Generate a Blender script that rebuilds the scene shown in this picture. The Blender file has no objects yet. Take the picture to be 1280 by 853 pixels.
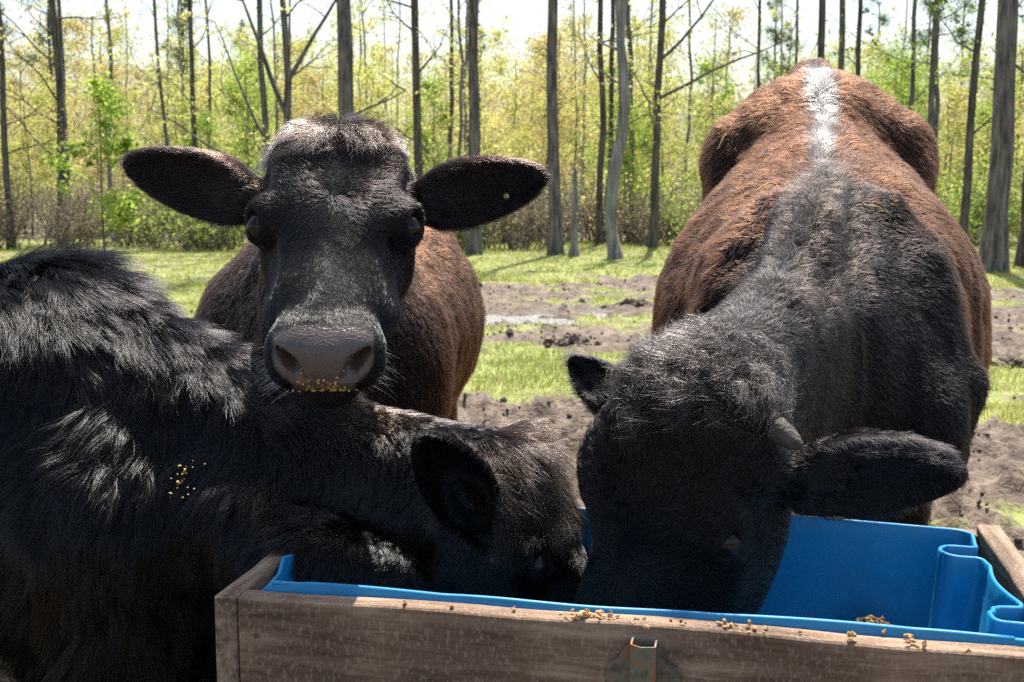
import bpy, bmesh, math, random
import numpy as np
from mathutils import Vector, Matrix

random.seed(7)
RNG = np.random.default_rng(11)
R = math.radians
scene = bpy.context.scene

# ------------------------------------------------------------------ camera
CAM_H = 1.12
PITCH = 7.87
FPX = 1422.0
cam_d = bpy.data.cameras.new("camera")
cam = bpy.data.objects.new("camera", cam_d)
scene.collection.objects.link(cam)
cam.location = (0, 0, CAM_H)
cam.rotation_euler = (R(90 - PITCH), 0, 0)
cam_d.sensor_width = 36
cam_d.lens = FPX / 1280 * 36
cam_d.clip_start = 0.05
cam_d.clip_end = 900
cam_d.dof.use_dof = True
cam_d.dof.focus_distance = 1.9
cam_d.dof.aperture_fstop = 9.5
scene.camera = cam

# ------------------------------------------------------------------ light
SUN_AZ = 12      # degrees to the right of the view direction
SUN_EL = 65
SUN_STRENGTH = 4.9
SKY_STRENGTH = 0.11
EXPOSURE = 1.15
world = bpy.data.worlds.new("World")
scene.world = world
world.use_nodes = True
wn = world.node_tree.nodes
wl = world.node_tree.links
sky = wn.new("ShaderNodeTexSky")
sky.sky_type = 'NISHITA'
sky.sun_disc = False
sky.sun_elevation = R(SUN_EL)
sky.sun_rotation = R(SUN_AZ)
sky.dust_density = 3.0
sky.air_density = 1.2
wl.new(sky.outputs[0], wn["Background"].inputs[0])
wn["Background"].inputs[1].default_value = SKY_STRENGTH
sun_d = bpy.data.lights.new("sun", 'SUN')
sun_d.energy = SUN_STRENGTH
sun_d.angle = R(0.53)
sun_d.color = (1.0, 0.955, 0.88)
sun = bpy.data.objects.new("sun", sun_d)
scene.collection.objects.link(sun)
sdir = Vector((math.sin(R(SUN_AZ)) * math.cos(R(SUN_EL)), math.cos(R(SUN_AZ)) * math.cos(R(SUN_EL)), math.sin(R(SUN_EL))))
sun.rotation_euler = sdir.to_track_quat('Z', 'Y').to_euler()
sun.location = (2, 10, 12)
vs = scene.view_settings
vs.view_transform = 'Standard'
vs.look = 'None'
vs.exposure = EXPOSURE
vs.gamma = 1
vs.use_curve_mapping = False
scene.cycles.max_bounces = 5
scene.cycles.diffuse_bounces = 2
scene.cycles.glossy_bounces = 2
scene.cycles.transmission_bounces = 4
scene.cycles.transparent_max_bounces = 6
scene.cycles.caustics_reflective = False
scene.cycles.caustics_refractive = False
scene.cycles.use_denoising = False

SP, CP = math.sin(R(PITCH)), math.cos(R(PITCH))


def at(px, py, depth):
    """world point seen at a photo pixel, at a given distance along the view axis"""
    u = (px - 640) / FPX
    v = (426.5 - py) / FPX
    return np.array([u * depth, depth * (CP + v * SP), CAM_H + depth * (-SP + v * CP)])


# ------------------------------------------------------------------ helpers
def link(o, parent=None):
    scene.collection.objects.link(o)
    if parent is not None:
        o.parent = parent
    return o


def tag(o, label=None, cat=None, group=None, kind=None):
    if label: o["label"] = label
    if cat: o["category"] = cat
    if group: o["group"] = group
    if kind: o["kind"] = kind
    elif cat: o["kind"] = "thing"
    return o


def empty(name, loc, label, cat, group=None):
    o = bpy.data.objects.new(name, None)
    o.location = tuple(float(c) for c in loc)
    o.empty_display_size = 0.2
    link(o)
    return tag(o, label, cat, group)


def mesh_obj(name, verts, faces, mat, parent=None, smooth=True, cols=None):
    """verts (n,3) array in world space (parents are handled by inverse offset)"""
    me = bpy.data.meshes.new(name)
    verts = np.asarray(verts, dtype=np.float64)
    if parent is not None:
        verts = verts - np.array(parent_origin(parent))
    if isinstance(faces, np.ndarray):
        nv, nf, k = len(verts), len(faces), faces.shape[1]
        me.vertices.add(nv)
        me.vertices.foreach_set("co", verts.astype(np.float32).ravel())
        me.loops.add(nf * k)
        me.loops.foreach_set("vertex_index", faces.astype(np.int32).ravel())
        me.polygons.add(nf)
        me.polygons.foreach_set("loop_start", (np.arange(nf) * k).astype(np.int32))
        me.update(calc_edges=True)
    else:
        me.from_pydata(verts.tolist(), [], faces)
        me.update()
    if cols is not None:
        a = me.color_attributes.new("Col", 'FLOAT_COLOR', 'POINT')
        c4 = np.ones((len(verts), 4), np.float32)
        c4[:, :cols.shape[1]] = cols
        a.data.foreach_set("color", c4.ravel())
    me.validate()
    if smooth:
        me.polygons.foreach_set("use_smooth", np.ones(len(me.polygons), bool))
    if mat: me.materials.append(mat)
    o = bpy.data.objects.new(name, me)
    return link(o, parent)


def parent_origin(p):
    v = Vector((0, 0, 0))
    while p is not None:
        v += p.location
        p = p.parent
    return v


# ------------------------------------------------------------------ numpy noise
def _hash(ix, iy, iz, seed):
    h = (ix.astype(np.int64) * 374761393 + iy.astype(np.int64) * 668265263 + iz.astype(np.int64) * 2147483647 + seed * 974634777) & 0xFFFFFFFF
    h = ((h ^ (h >> 13)) * 1274126177) & 0xFFFFFFFF
    h = ((h ^ (h >> 16)) * 2246822519) & 0xFFFFFFFF
    h = h ^ (h >> 15)
    return (h & 0xFFFFFF) / float(0xFFFFFF)


def vnoise(P, scale, seed=0):
    """value noise in [-1,1]; P (n,3); scale = feature size in metres"""
    Q = np.asarray(P) / scale
    I = np.floor(Q)
    F = Q - I
    F = F * F * (3 - 2 * F)
    I = I.astype(np.int64)
    out = 0
    for dx in (0, 1):
        wx = F[:, 0] if dx else 1 - F[:, 0]
        for dy in (0, 1):
            wy = F[:, 1] if dy else 1 - F[:, 1]
            for dz in (0, 1):
                wz = F[:, 2] if dz else 1 - F[:, 2]
                out = out + wx * wy * wz * _hash(I[:, 0] + dx, I[:, 1] + dy, I[:, 2] + dz, seed)
    return out * 2 - 1


def fbm(P, scale, seed=0, octv=3):
    s, a, o = 0, 1.0, 0
    for k in range(octv):
        o = o + a * vnoise(P, scale / 2 ** k, seed + k * 17)
        s += a
        a *= 0.5
    return o / s


def smooth(e0, e1, x):
    t = np.clip((x - e0) / (e1 - e0), 0, 1)
    return t * t * (3 - 2 * t)


def norm(v):
    v = np.asarray(v, float)
    return v / (np.linalg.norm(v, axis=-1, keepdims=True) + 1e-12)


# ------------------------------------------------------------------ materials
def new_mat(name):
    m = bpy.data.materials.new(name)
    m.use_nodes = True
    return m, m.node_tree.nodes, m.node_tree.links, m.node_tree.nodes["Principled BSDF"]


def noise_mat(name, c1, c2, scale=8, rough=0.8, bump=0.0, bscale=40, spec=0.3, detail=5, stretch=(1, 1, 1), c3=None, bdist=0.01):
    m, n, l, b = new_mat(name)
    tc = n.new("ShaderNodeTexCoord")
    mp = n.new("ShaderNodeMapping")
    mp.inputs["Scale"].default_value = stretch
    l.new(tc.outputs["Object"], mp.inputs[0])
    t = n.new("ShaderNodeTexNoise")
    t.inputs["Scale"].default_value = scale
    t.inputs["Detail"].default_value = detail
    l.new(mp.outputs[0], t.inputs["Vector"])
    r = n.new("ShaderNodeValToRGB")
    r.color_ramp.elements[0].position = 0.35
    r.color_ramp.elements[1].position = 0.68
    r.color_ramp.elements[0].color = (*c1, 1)
    r.color_ramp.elements[1].color = (*c2, 1)
    if c3:
        e = r.color_ramp.elements.new(0.52)
        e.color = (*c3, 1)
    l.new(t.outputs[0], r.inputs[0])
    l.new(r.outputs[0], b.inputs["Base Color"])
    b.inputs["Roughness"].default_value = rough
    b.inputs["Specular IOR Level"].default_value = spec
    if bump:
        t2 = n.new("ShaderNodeTexNoise")
        t2.inputs["Scale"].default_value = bscale
        t2.inputs["Detail"].default_value = 6
        l.new(mp.outputs[0], t2.inputs["Vector"])
        bp = n.new("ShaderNodeBump")
        bp.inputs["Strength"].default_value = bump
        bp.inputs["Distance"].default_value = bdist
        l.new(t2.outputs[0], bp.inputs["Height"])
        l.new(bp.outputs[0], b.inputs["Normal"])
    return m


def leaf_mat(name, c1, c2, trans=0.5):
    m, n, l, b = new_mat(name)
    tc = n.new("ShaderNodeTexCoord")
    t = n.new("ShaderNodeTexNoise")
    t.inputs["Scale"].default_value = 0.9
    t.inputs["Detail"].default_value = 3
    l.new(tc.outputs["Object"], t.inputs["Vector"])
    oi = n.new("ShaderNodeObjectInfo")
    ad = n.new("ShaderNodeMath")
    ad.operation = 'MULTIPLY_ADD'
    ad.inputs[1].default_value = 0.35
    l.new(oi.outputs["Random"], ad.inputs[0])
    l.new(t.outputs[0], ad.inputs[2])
    r = n.new("ShaderNodeValToRGB")
    r.color_ramp.elements[0].position = 0.4
    r.color_ramp.elements[1].position = 0.9
    r.color_ramp.elements[0].color = (*c1, 1)
    r.color_ramp.elements[1].color = (*c2, 1)
    l.new(ad.outputs[0], r.inputs[0])
    l.new(r.outputs[0], b.inputs["Base Color"])
    b.inputs["Roughness"].default_value = 0.55
    b.inputs["Specular IOR Level"].default_value = 0.3
    tr = n.new("ShaderNodeBsdfTranslucent")
    l.new(r.outputs[0], tr.inputs[0])
    mx = n.new("ShaderNodeMixShader")
    mx.inputs[0].default_value = trans
    l.new(b.outputs[0], mx.inputs[1])
    l.new(tr.outputs[0], mx.inputs[2])
    l.new(mx.outputs[0], n["Material Output"].inputs[0])
    return m


M = {}
M['leaf_spring'] = leaf_mat("leaf_spring", (0.38, 0.41, 0.07), (0.66, 0.62, 0.22), 0.6)
M['leaf_green'] = leaf_mat("leaf_green", (0.17, 0.29, 0.04), (0.40, 0.50, 0.10), 0.6)
M['leaf_dark'] = leaf_mat("leaf_dark", (0.06, 0.11, 0.03), (0.15, 0.22, 0.05), 0.4)
M['leaf_bud'] = leaf_mat("leaf_bud", (0.42, 0.30, 0.13), (0.58, 0.50, 0.17), 0.55)
M['leaf_dry'] = leaf_mat("leaf_dry", (0.22, 0.15, 0.09), (0.36, 0.27, 0.17), 0.3)
M['bark_grey'] = noise_mat("bark_grey", (0.075, 0.063, 0.058), (0.27, 0.235, 0.21), 9, 0.95, 1.0, 30, stretch=(2.2, 2.2, 0.35), bdist=0.03)
M['bark_dark'] = noise_mat("bark_dark", (0.06, 0.048, 0.042), (0.20, 0.17, 0.145), 9, 0.95, 1.0, 30, stretch=(2.2, 2.2, 0.35), bdist=0.03)
M['bark_pale'] = noise_mat("bark_pale", (0.14, 0.125, 0.115), (0.38, 0.35, 0.32), 7, 0.95, 0.8, 26, stretch=(2.2, 2.2, 0.3), bdist=0.02)
# ================================================================== ground
def axis(segs):
    out = []
    for a, b, st in segs:
        n = max(1, int(round((b - a) / st)))
        out.append(np.linspace(a, b, n, endpoint=False))
    out.append(np.array([segs[-1][1]]))
    return np.concatenate(out)


def grass_mask(X, Y):
    """1 where grass grows, 0 where the paddock is trampled mud"""
    P = np.stack([X, Y, X * 0], -1)
    n = fbm(P, 1.6, 3, 4)
    yy = Y + 0.9 * vnoise(P, 1.9, 9) + 0.3 * vnoise(P, .6, 10) + 0.06 * X
    band = lambda a, b, w: smooth(a - w, a + w, yy) * (1 - smooth(b - w, b + w, yy))
    g = 0.80 * band(5.75, 7.5, .28) + 0.62 * band(8.3, 9.3, .3) + 0.58 * band(10.5, 12.8, .5) + .95 * smooth(12.8, 13.8, yy)
    left = 1 - smooth(-1.2, 0.0, X)
    g = np.maximum(g, left * smooth(7.5, 9.2, yy) * 1.0)
    tuft = 0.55 * np.exp(-((X - 1.95) ** 2 + (Y - 5.2) ** 2) / 0.04)
    g = g + 0.80 * n + 0.42 * vnoise(P, .22, 21) + .2 * vnoise(P, .09, 23) + tuft
    g = g - 0.9 * smooth(21, 26, Y) - .07
    return np.clip(g, 0, 1)


def puddle_c(X):
    P = np.stack([X, X * 0, X * 0], -1)
    return 9.75 + 0.10 * X + 0.22 * vnoise(P, 0.9, 5)


def puddle_w(X, Y):
    P = np.stack([X, Y, X * 0], -1)
    w = 0.30 + 0.12 * vnoise(P, .45, 8) + .10 * vnoise(P, .15, 18)
    w = w * smooth(-.25, .35, vnoise(P, .55, 81) + .8 * vnoise(P, .2, 82) + .15)
    return w * smooth(-3.2, -1.5, X) * (1 - smooth(2.6, 4.5, X))


def ground_z(X, Y):
    P = np.stack([X, Y, X * 0], -1)
    mud = 1 - smooth(0.3, 0.65, grass_mask(X, Y))
    z = 0.03 * vnoise(P, 2.2, 31) + 0.012 * vnoise(P, .5, 32)
    c = np.abs(fbm(P, .13, 33, 3))
    clods = 0.10 * np.maximum(0, c - 0.16) + 0.040 * np.abs(vnoise(P, .06, 35)) + 0.01 * np.abs(vnoise(P, .025, 37))
    prints = -0.035 * smooth(0.35, .7, vnoise(P, .22, 36))
    z = z + mud * (clods * 1.25 + prints) * (1 - .45 * smooth(6.2, 8.5, Y)) * (1 - smooth(13, 18, Y))
    dp = (Y - puddle_c(X))
    wet = np.exp(-(dp / (puddle_w(X, Y) + .04)) ** 2) * smooth(.02, .12, puddle_w(X, Y))
    z = z - 0.11 * wet
    near = (Y < 9) & (Y > 7.3)
    z = z + near * mud * 0.05 * np.maximum(0, vnoise(P, .35, 44))
    return z


xs = axis([(-260, -60, 20), (-60, -14, 2), (-14, -3, .14), (-3, -1.2, .06), (-1.2, 3.4, .028), (3.4, 8, .07), (8, 16, .2), (16, 60, 2), (60, 260, 20)])
ys = axis([(-12, 2.6, .5), (2.6, 6.6, .028), (6.6, 11, .045), (11, 19, .1), (19, 40, .8), (40, 120, 6), (120, 420, 30)])
GX, GY = np.meshgrid(xs, ys, indexing='ij')
gx, gy = GX.ravel(), GY.ravel()
gz = ground_z(gx, gy)
V = np.stack([gx, gy, gz], -1)
ny = len(ys)
ii, jj = np.meshgrid(np.arange(len(xs) - 1), np.arange(ny - 1), indexing='ij')
q = (ii * ny + jj).ravel()
F = np.stack([q, q + ny, q + ny + 1, q + 1], -1)
gm = grass_mask(gx, gy)
wetm = np.exp(-((gy - puddle_c(gx)) / (puddle_w(gx, gy) * 1.5 + .05)) ** 2) * smooth(.0, .1, puddle_w(gx, gy))
mudb, n, l, b = new_mat("paddock_ground")
va = n.new("ShaderNodeVertexColor"); va.layer_name = "Col"
sep = n.new("ShaderNodeSeparateColor")
l.new(va.outputs[0], sep.inputs[0])
tc = n.new("ShaderNodeTexCoord")
t1 = n.new("ShaderNodeTexNoise"); t1.inputs["Scale"].default_value = 5; t1.inputs["Detail"].default_value = 8
l.new(tc.outputs["Object"], t1.inputs["Vector"])
t2 = n.new("ShaderNodeTexNoise"); t2.inputs["Scale"].default_value = 45; t2.inputs["Detail"].default_value = 5
l.new(tc.outputs["Object"], t2.inputs["Vector"])
rm = n.new("ShaderNodeValToRGB")
rm.color_ramp.elements[0].position = .3; rm.color_ramp.elements[0].color = (.075, .053, .040, 1)
rm.color_ramp.elements[1].position = .7; rm.color_ramp.elements[1].color = (.215, .17, .13, 1)
l.new(t1.outputs[0], rm.inputs[0])
rg = n.new("ShaderNodeValToRGB")
rg.color_ramp.elements[0].position = .3; rg.color_ramp.elements[0].color = (.13, .15, .04, 1)
rg.color_ramp.elements[1].position = .7; rg.color_ramp.elements[1].color = (.26, .28, .08, 1)
l.new(t1.outputs[0], rg.inputs[0])
ma = n.new("ShaderNodeMath"); ma.operation = 'MULTIPLY_ADD'; ma.inputs[1].default_value = 0.9
l.new(t2.outputs[0], ma.inputs[0]); l.new(sep.outputs[0], ma.inputs[2])
mr = n.new("ShaderNodeMapRange"); mr.inputs[1].default_value = .8; mr.inputs[2].default_value = 1.1
l.new(ma.outputs[0], mr.inputs[0])
mx = n.new("ShaderNodeMix"); mx.data_type = 'RGBA'
l.new(mr.outputs[0], mx.inputs[0]); t3 = n.new('ShaderNodeTexNoise'); t3.inputs['Scale'].default_value = 16; t3.inputs['Detail'].default_value = 6; l.new(tc.outputs['Object'], t3.inputs['Vector']); r3 = n.new('ShaderNodeValToRGB'); r3.color_ramp.elements[0].position = .36; r3.color_ramp.elements[0].color = (.38, .34, .30, 1); r3.color_ramp.elements[1].position = .56; l.new(t3.outputs[0], r3.inputs[0]); m3 = n.new('ShaderNodeMix'); m3.data_type = 'RGBA'; m3.blend_type = 'MULTIPLY'; m3.inputs[0].default_value = .85; l.new(rm.outputs[0], m3.inputs[6]); l.new(r3.outputs[0], m3.inputs[7]); l.new(m3.outputs[2], mx.inputs[6]); l.new(rg.outputs[0], mx.inputs[7])
wet = n.new("ShaderNodeMix"); wet.data_type = 'RGBA'
l.new(sep.outputs[1], wet.inputs[0]); l.new(mx.outputs[2], wet.inputs[6]); wet.inputs[7].default_value = (.07, .05, .035, 1)
l.new(wet.outputs[2], b.inputs["Base Color"])
rr = n.new("ShaderNodeMapRange"); rr.inputs[3].default_value = .92; rr.inputs[4].default_value = .35
l.new(sep.outputs[1], rr.inputs[0]); l.new(rr.outputs[0], b.inputs["Roughness"])
b.inputs["Specular IOR Level"].default_value = .35
bp = n.new("ShaderNodeBump"); bp.inputs["Strength"].default_value = .9; bp.inputs["Distance"].default_value = .02
l.new(t2.outputs[0], bp.inputs["Height"]); l.new(bp.outputs[0], b.inputs["Normal"])
g_o = mesh_obj("ground", V, F, mudb, cols=np.stack([gm, wetm, gm * 0], -1))
tag(g_o, "muddy paddock ground with patches of bright spring grass", "ground", kind="structure")

# water lying in the rut
m, n, l, b = new_mat("puddle_water")
b.inputs["Base Color"].default_value = (.25, .24, .22, 1); b.inputs["Roughness"].default_value = .18  # pale base colour stands in for bright sky reflected in the water
b.inputs["IOR"].default_value = 1.33; b.inputs["Specular IOR Level"].default_value = .8
tc = n.new("ShaderNodeTexCoord"); t = n.new("ShaderNodeTexNoise"); t.inputs["Scale"].default_value = 14
l.new(tc.outputs["Object"], t.inputs["Vector"]); bp = n.new("ShaderNodeBump"); bp.inputs["Strength"].default_value = 1; bp.inputs["Distance"].default_value = .05
l.new(t.outputs[0], bp.inputs["Height"]); l.new(bp.outputs[0], b.inputs["Normal"])
px_ = np.linspace(-3.4, 4.6, 160)
pv, pf = [], []
for i, x in enumerate(px_):
    c = puddle_c(np.array([x]))[0]
    pv += [(x, c - .42, -.036), (x, c + .42, -.036)]
    if i: pf.append((2 * i - 2, 2 * i, 2 * i + 1, 2 * i - 1))
pud = mesh_obj("water", pv, pf, m)
tag(pud, "shallow muddy water lying in a rut across the paddock", "water", kind="structure")


# ------------------------------------------------------------------ strands
def strands(name, pts, rad, mat, parent=None, cols=None, rough=None):
    """pts (n,k,3) world; rad (n,k); one hair-curves object"""
    nh, k, _ = pts.shape
    hc = bpy.data.hair_curves.new(name)
    hc.add_curves([k] * nh)
    p = pts.reshape(-1, 3)
    if parent is not None:
        p = p - np.array(parent_origin(parent))
    pos = hc.attributes.get("position") or hc.attributes.new("position", 'FLOAT_VECTOR', 'POINT')
    pos.data.foreach_set("vector", p.astype(np.float32).ravel())
    ra = hc.attributes.get("radius") or hc.attributes.new("radius", 'FLOAT', 'POINT')
    ra.data.foreach_set("value", rad.astype(np.float32).ravel())
    if cols is not None:
        ca = hc.attributes.new("fur_color", 'FLOAT_COLOR', 'CURVE')
        c4 = np.ones((nh, 4), np.float32); c4[:, :3] = cols
        ca.data.foreach_set("color", c4.ravel())
    if rough is not None:
        q_ = hc.attributes.new("fur_rough", 'FLOAT', 'CURVE'); q_.data.foreach_set("value", np.asarray(rough, np.float32))
    hc.materials.append(mat)
    o = bpy.data.objects.new(name, hc)
    return link(o, parent)


# grass blades
gmat, n, l, b = new_mat("grass_blade")
at_ = n.new("ShaderNodeAttribute"); at_.attribute_name = "fur_color"
l.new(at_.outputs[0], b.inputs["Base Color"]); b.inputs["Roughness"].default_value = .5
tr = n.new("ShaderNodeBsdfTranslucent"); l.new(at_.outputs[0], tr.inputs[0])
mx = n.new("ShaderNodeMixShader"); mx.inputs[0].default_value = .55
l.new(b.outputs[0], mx.inputs[1]); l.new(tr.outputs[0], mx.inputs[2]); l.new(mx.outputs[0], n["Material Output"].inputs[0])


def blades(N, y0, y1, w, h):
    Y = np.sqrt(RNG.random(N) * (y1 ** 2 - y0 ** 2) + y0 ** 2)
    X = (RNG.random(N) * 1.3 - .65) * Y
    g = grass_mask(X, Y)
    keep = RNG.random(N) < smooth(.45, .9, g + .25 * (RNG.random(N) - .5)) * smooth(-.9, .1, vnoise(np.stack([X, Y, X * 0], -1), .14, 91) + .5 * vnoise(np.stack([X, Y, X * 0], -1), .5, 92))
    keep &= np.abs(Y - puddle_c(X)) > puddle_w(X, Y) + .02
    X, Y = X[keep], Y[keep]
    n_ = len(X)
    Z = ground_z(X, Y)
    base = np.stack([X, Y, Z - .005], -1)
    hh = h * (0.4 + 1.0 * RNG.random(n_)) * (0.8 + .5 * vnoise(base, .3, 77))
    a = RNG.random(n_) * 6.283
    lean = np.stack([np.cos(a), np.sin(a), np.zeros(n_)], -1) * (hh * (.2 + .7 * RNG.random(n_)))[:, None]
    up = np.zeros((n_, 3)); up[:, 2] = 1
    ts = np.array([0, .5, 1.])
    pts = base[:, None] + up[:, None] * (hh[:, None] * (ts - .2 * ts ** 2))[..., None] + lean[:, None] * (ts ** 2)[None, :, None]
    rad = (w * (.7 + .6 * RNG.random(n_)))[:, None] * np.array([1, .8, .15])[None]
    c = vnoise(base, .6, 55)[:, None] * .5 + .5
    r2 = RNG.random((n_, 1))
    col = (1 - c) * np.array([.21, .265, .05]) + c * np.array([.37, .37, .10])
    col = np.where(r2 < .16, np.array([.38, .30, .16]), col * (.75 + .5 * RNG.random((n_, 1))))
    return pts, rad, col


bl = [blades(60000, 5.0, 8, .0022, .05), blades(80000, 8, 13, .003, .05), blades(70000, 12.5, 22, .005, .06)]
go = strands("grass", np.concatenate([q[0] for q in bl]), np.concatenate([q[1] for q in bl]), gmat, cols=np.concatenate([q[2] for q in bl]))
tag(go, "short bright green grass growing between the muddy patches", "grass", kind="stuff")
# ================================================================== trees
def tube(path, radii, sides=8, jitter=0.0, seed=0):
    """open tube along a path; returns verts, faces"""
    path = np.asarray(path, float)
    n_ = len(path)
    tg = np.gradient(path, axis=0)
    tg = norm(tg)
    ref = np.array([1., 0, 0]) if abs(tg[0][0]) < .8 else np.array([0, 1., 0])
    rr = np.random.default_rng(seed)
    vs_, fs = [], []
    for i in range(n_):
        s = norm(ref - tg[i] * np.dot(ref, tg[i])); u = np.cross(tg[i], s); ref = s
        for k in range(sides):
            a = 2 * math.pi * k / sides
            r = radii[i] * (1 + jitter * rr.uniform(-1, 1))
            vs_.append(path[i] + r * (math.cos(a) * s + math.sin(a) * u))
    for i in range(n_ - 1):
        for k in range(sides):
            a = i * sides + k; b_ = i * sides + (k + 1) % sides
            fs.append((a, b_, b_ + sides, a + sides))
    vs_.append(path[-1]); t = len(vs_) - 1
    for k in range(sides):
        a = (n_ - 1) * sides + k; b_ = (n_ - 1) * sides + (k + 1) % sides
        fs.append((a, b_, t))
    return vs_, fs


class MB:
    def __init__(s): s.v, s.f = [], []

    def add(s, vf):
        o = len(s.v); s.v += [tuple(p) for p in vf[0]]; s.f += [tuple(i + o for i in f) for f in vf[1]]; return s

    def build(s, name, mat, parent=None, smooth=True): return mesh_obj(name, s.v, s.f, mat, parent, smooth)


def bent(p0, d, L, n_, wob, rr, up=0.0):
    pts = [np.array(p0, float)]; d = norm(np.array(d, float))
    for i in range(n_):
        d = norm(d + rr.normal(0, wob, 3) + np.array([0, 0, up]))
        pts.append(pts[-1] + d * L / n_)
    return np.array(pts)


def leaf_cloud(centres, per, spread, size, rr, flat=.6):
    """small separate leaf faces round each twig end -> (V, F)"""
    C_ = np.repeat(np.asarray(centres), per, axis=0)
    n_ = len(C_)
    ks = np.repeat(rr.random(len(centres)) ** 1.5 * 1.3 + .15, per)[:, None]
    P = C_ + rr.normal(0, spread, (n_, 3)) * np.array([1, 1, .7]) * ks
    nrm = norm(rr.normal(0, 1, (n_, 3)) + np.array([0, 0, .5]))
    t = norm(np.cross(nrm, rr.normal(0, 1, (n_, 3))))
    b_ = np.cross(nrm, t)
    s = (size * (.5 + rr.random(n_)))[:, None]
    Vv = np.stack([P - t * s * .5, P + b_ * s * .3 * flat / .6, P + t * s * .5 - nrm * s * .12, P - b_ * s * .3 * flat / .6], 1).reshape(-1, 3)
    Ff = np.arange(n_ * 4).reshape(-1, 4)
    return Vv, Ff


def make_tree(name, base, height, r0, bark, leaf, seed, lean=(0, 0), limbs=10, limb_lo=.3, limb_len=1.6, leaves=30, lsize=.07,
              spread=.22, label=None, group=None, sides=9, fork=None, cat="tree", snag=False, crown_top=True, flare=1.5, crook=.02, cut=None):
    rr = np.random.default_rng(seed)
    root = empty(name, base, label, cat, group)
    b0 = np.array(root.location)
    n_ = 14
    ts = np.linspace(0, 1, n_ + 1)
    off = np.cumsum(rr.normal(0, crook, (n_ + 1, 2)), axis=0) * height * .12; off -= off[0]
    path = np.stack([lean[0] * ts * height + off[:, 0], lean[1] * ts * height + off[:, 1], ts * height - .05], -1) + b0
    rad = r0 * (1 - .62 * ts) * (1 + (flare - 1) * np.exp(-ts * height / .22))
    if snag: rad = r0 * (1 - .5 * ts) * (1 + .18 * rr.uniform(-1, 1, n_ + 1)) * (1 + (flare - 1) * np.exp(-ts * height / .15)); rad[-1] *= .25
    mb = MB().add(tube(path, rad, sides, .07, seed))
    ends = []
    for k in range(limbs):
        t = limb_lo + (1 - limb_lo) * (k + rr.random() * .8) / max(1, limbs)
        t = min(t, .98); i = t * n_; i0 = int(i)
        p = path[i0] + (path[min(i0 + 1, n_)] - path[i0]) * (i - i0)
        a = rr.random() * 6.283
        L = limb_len * (.45 + .75 * rr.random()) * (1.15 - .6 * t)
        bp_ = bent(p, (math.cos(a), math.sin(a), .35 + .5 * rr.random()), L, 6, .17, rr, .04)
        rl = r0 * (1 - .6 * t) * .34
        mb.add(tube(bp_, np.linspace(rl, .006, 7), 5))
        ends += [bp_[3], bp_[5], bp_[6]]
        for q_ in range(3 if not snag else 1):
            j = rr.integers(2, 6)
            d2 = bp_[j] - bp_[j - 1]
            tw = bent(bp_[j], d2 / np.linalg.norm(d2) + rr.normal(0, .6, 3), L * .45, 4, .2, rr, .05)
            mb.add(tube(tw, np.linspace(rl * .4, .004, 5), 4))
            ends += [tw[2], tw[4]]
    if fork:
        for (t, a, L, rl) in fork:
            i0 = int(t * n_); p = path[i0]
            fp = bent(p, (math.sin(a), 0.1, math.cos(a)), L, 8, .08, rr, .03)
            mb.add(tube(fp, np.linspace(rl, .01, 9), 6))
            for j in (4, 6, 8):
                tw = bent(fp[j], (rr.normal(), rr.normal(), .5), L * .3, 4, .2, rr)
                mb.add(tube(tw, np.linspace(rl * .35, .004, 5), 4)); ends += [tw[3], tw[4]]
    if crown_top and not snag: ends += [path[-1]] * 2
    mb.build("trunk", bark, root)
    if leaves and ends:
        lv, lf = leaf_cloud(np.array(ends), leaves, spread, lsize, rr)
        mesh_obj("crown", lv, lf, leaf, root, smooth=False)
    return root


def children(o): return [c for c in bpy.data.objects if c.parent == o]


def copy_tree(o, kids, loc, rz, sc, label):
    c = o.copy(); scene.collection.objects.link(c); c.location = loc; c.rotation_euler = (0, 0, rz); c.scale = (sc, sc, sc)
    c["label"] = label
    for k in kids:
        d = k.copy(); scene.collection.objects.link(d); d.parent = c
    return c


def gpos(px, y): return np.array([(px - 640) / FPX * (y * CP + .14), y, 0.0])


GRP_E = "tree trunks along the edge of the wood"
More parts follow.
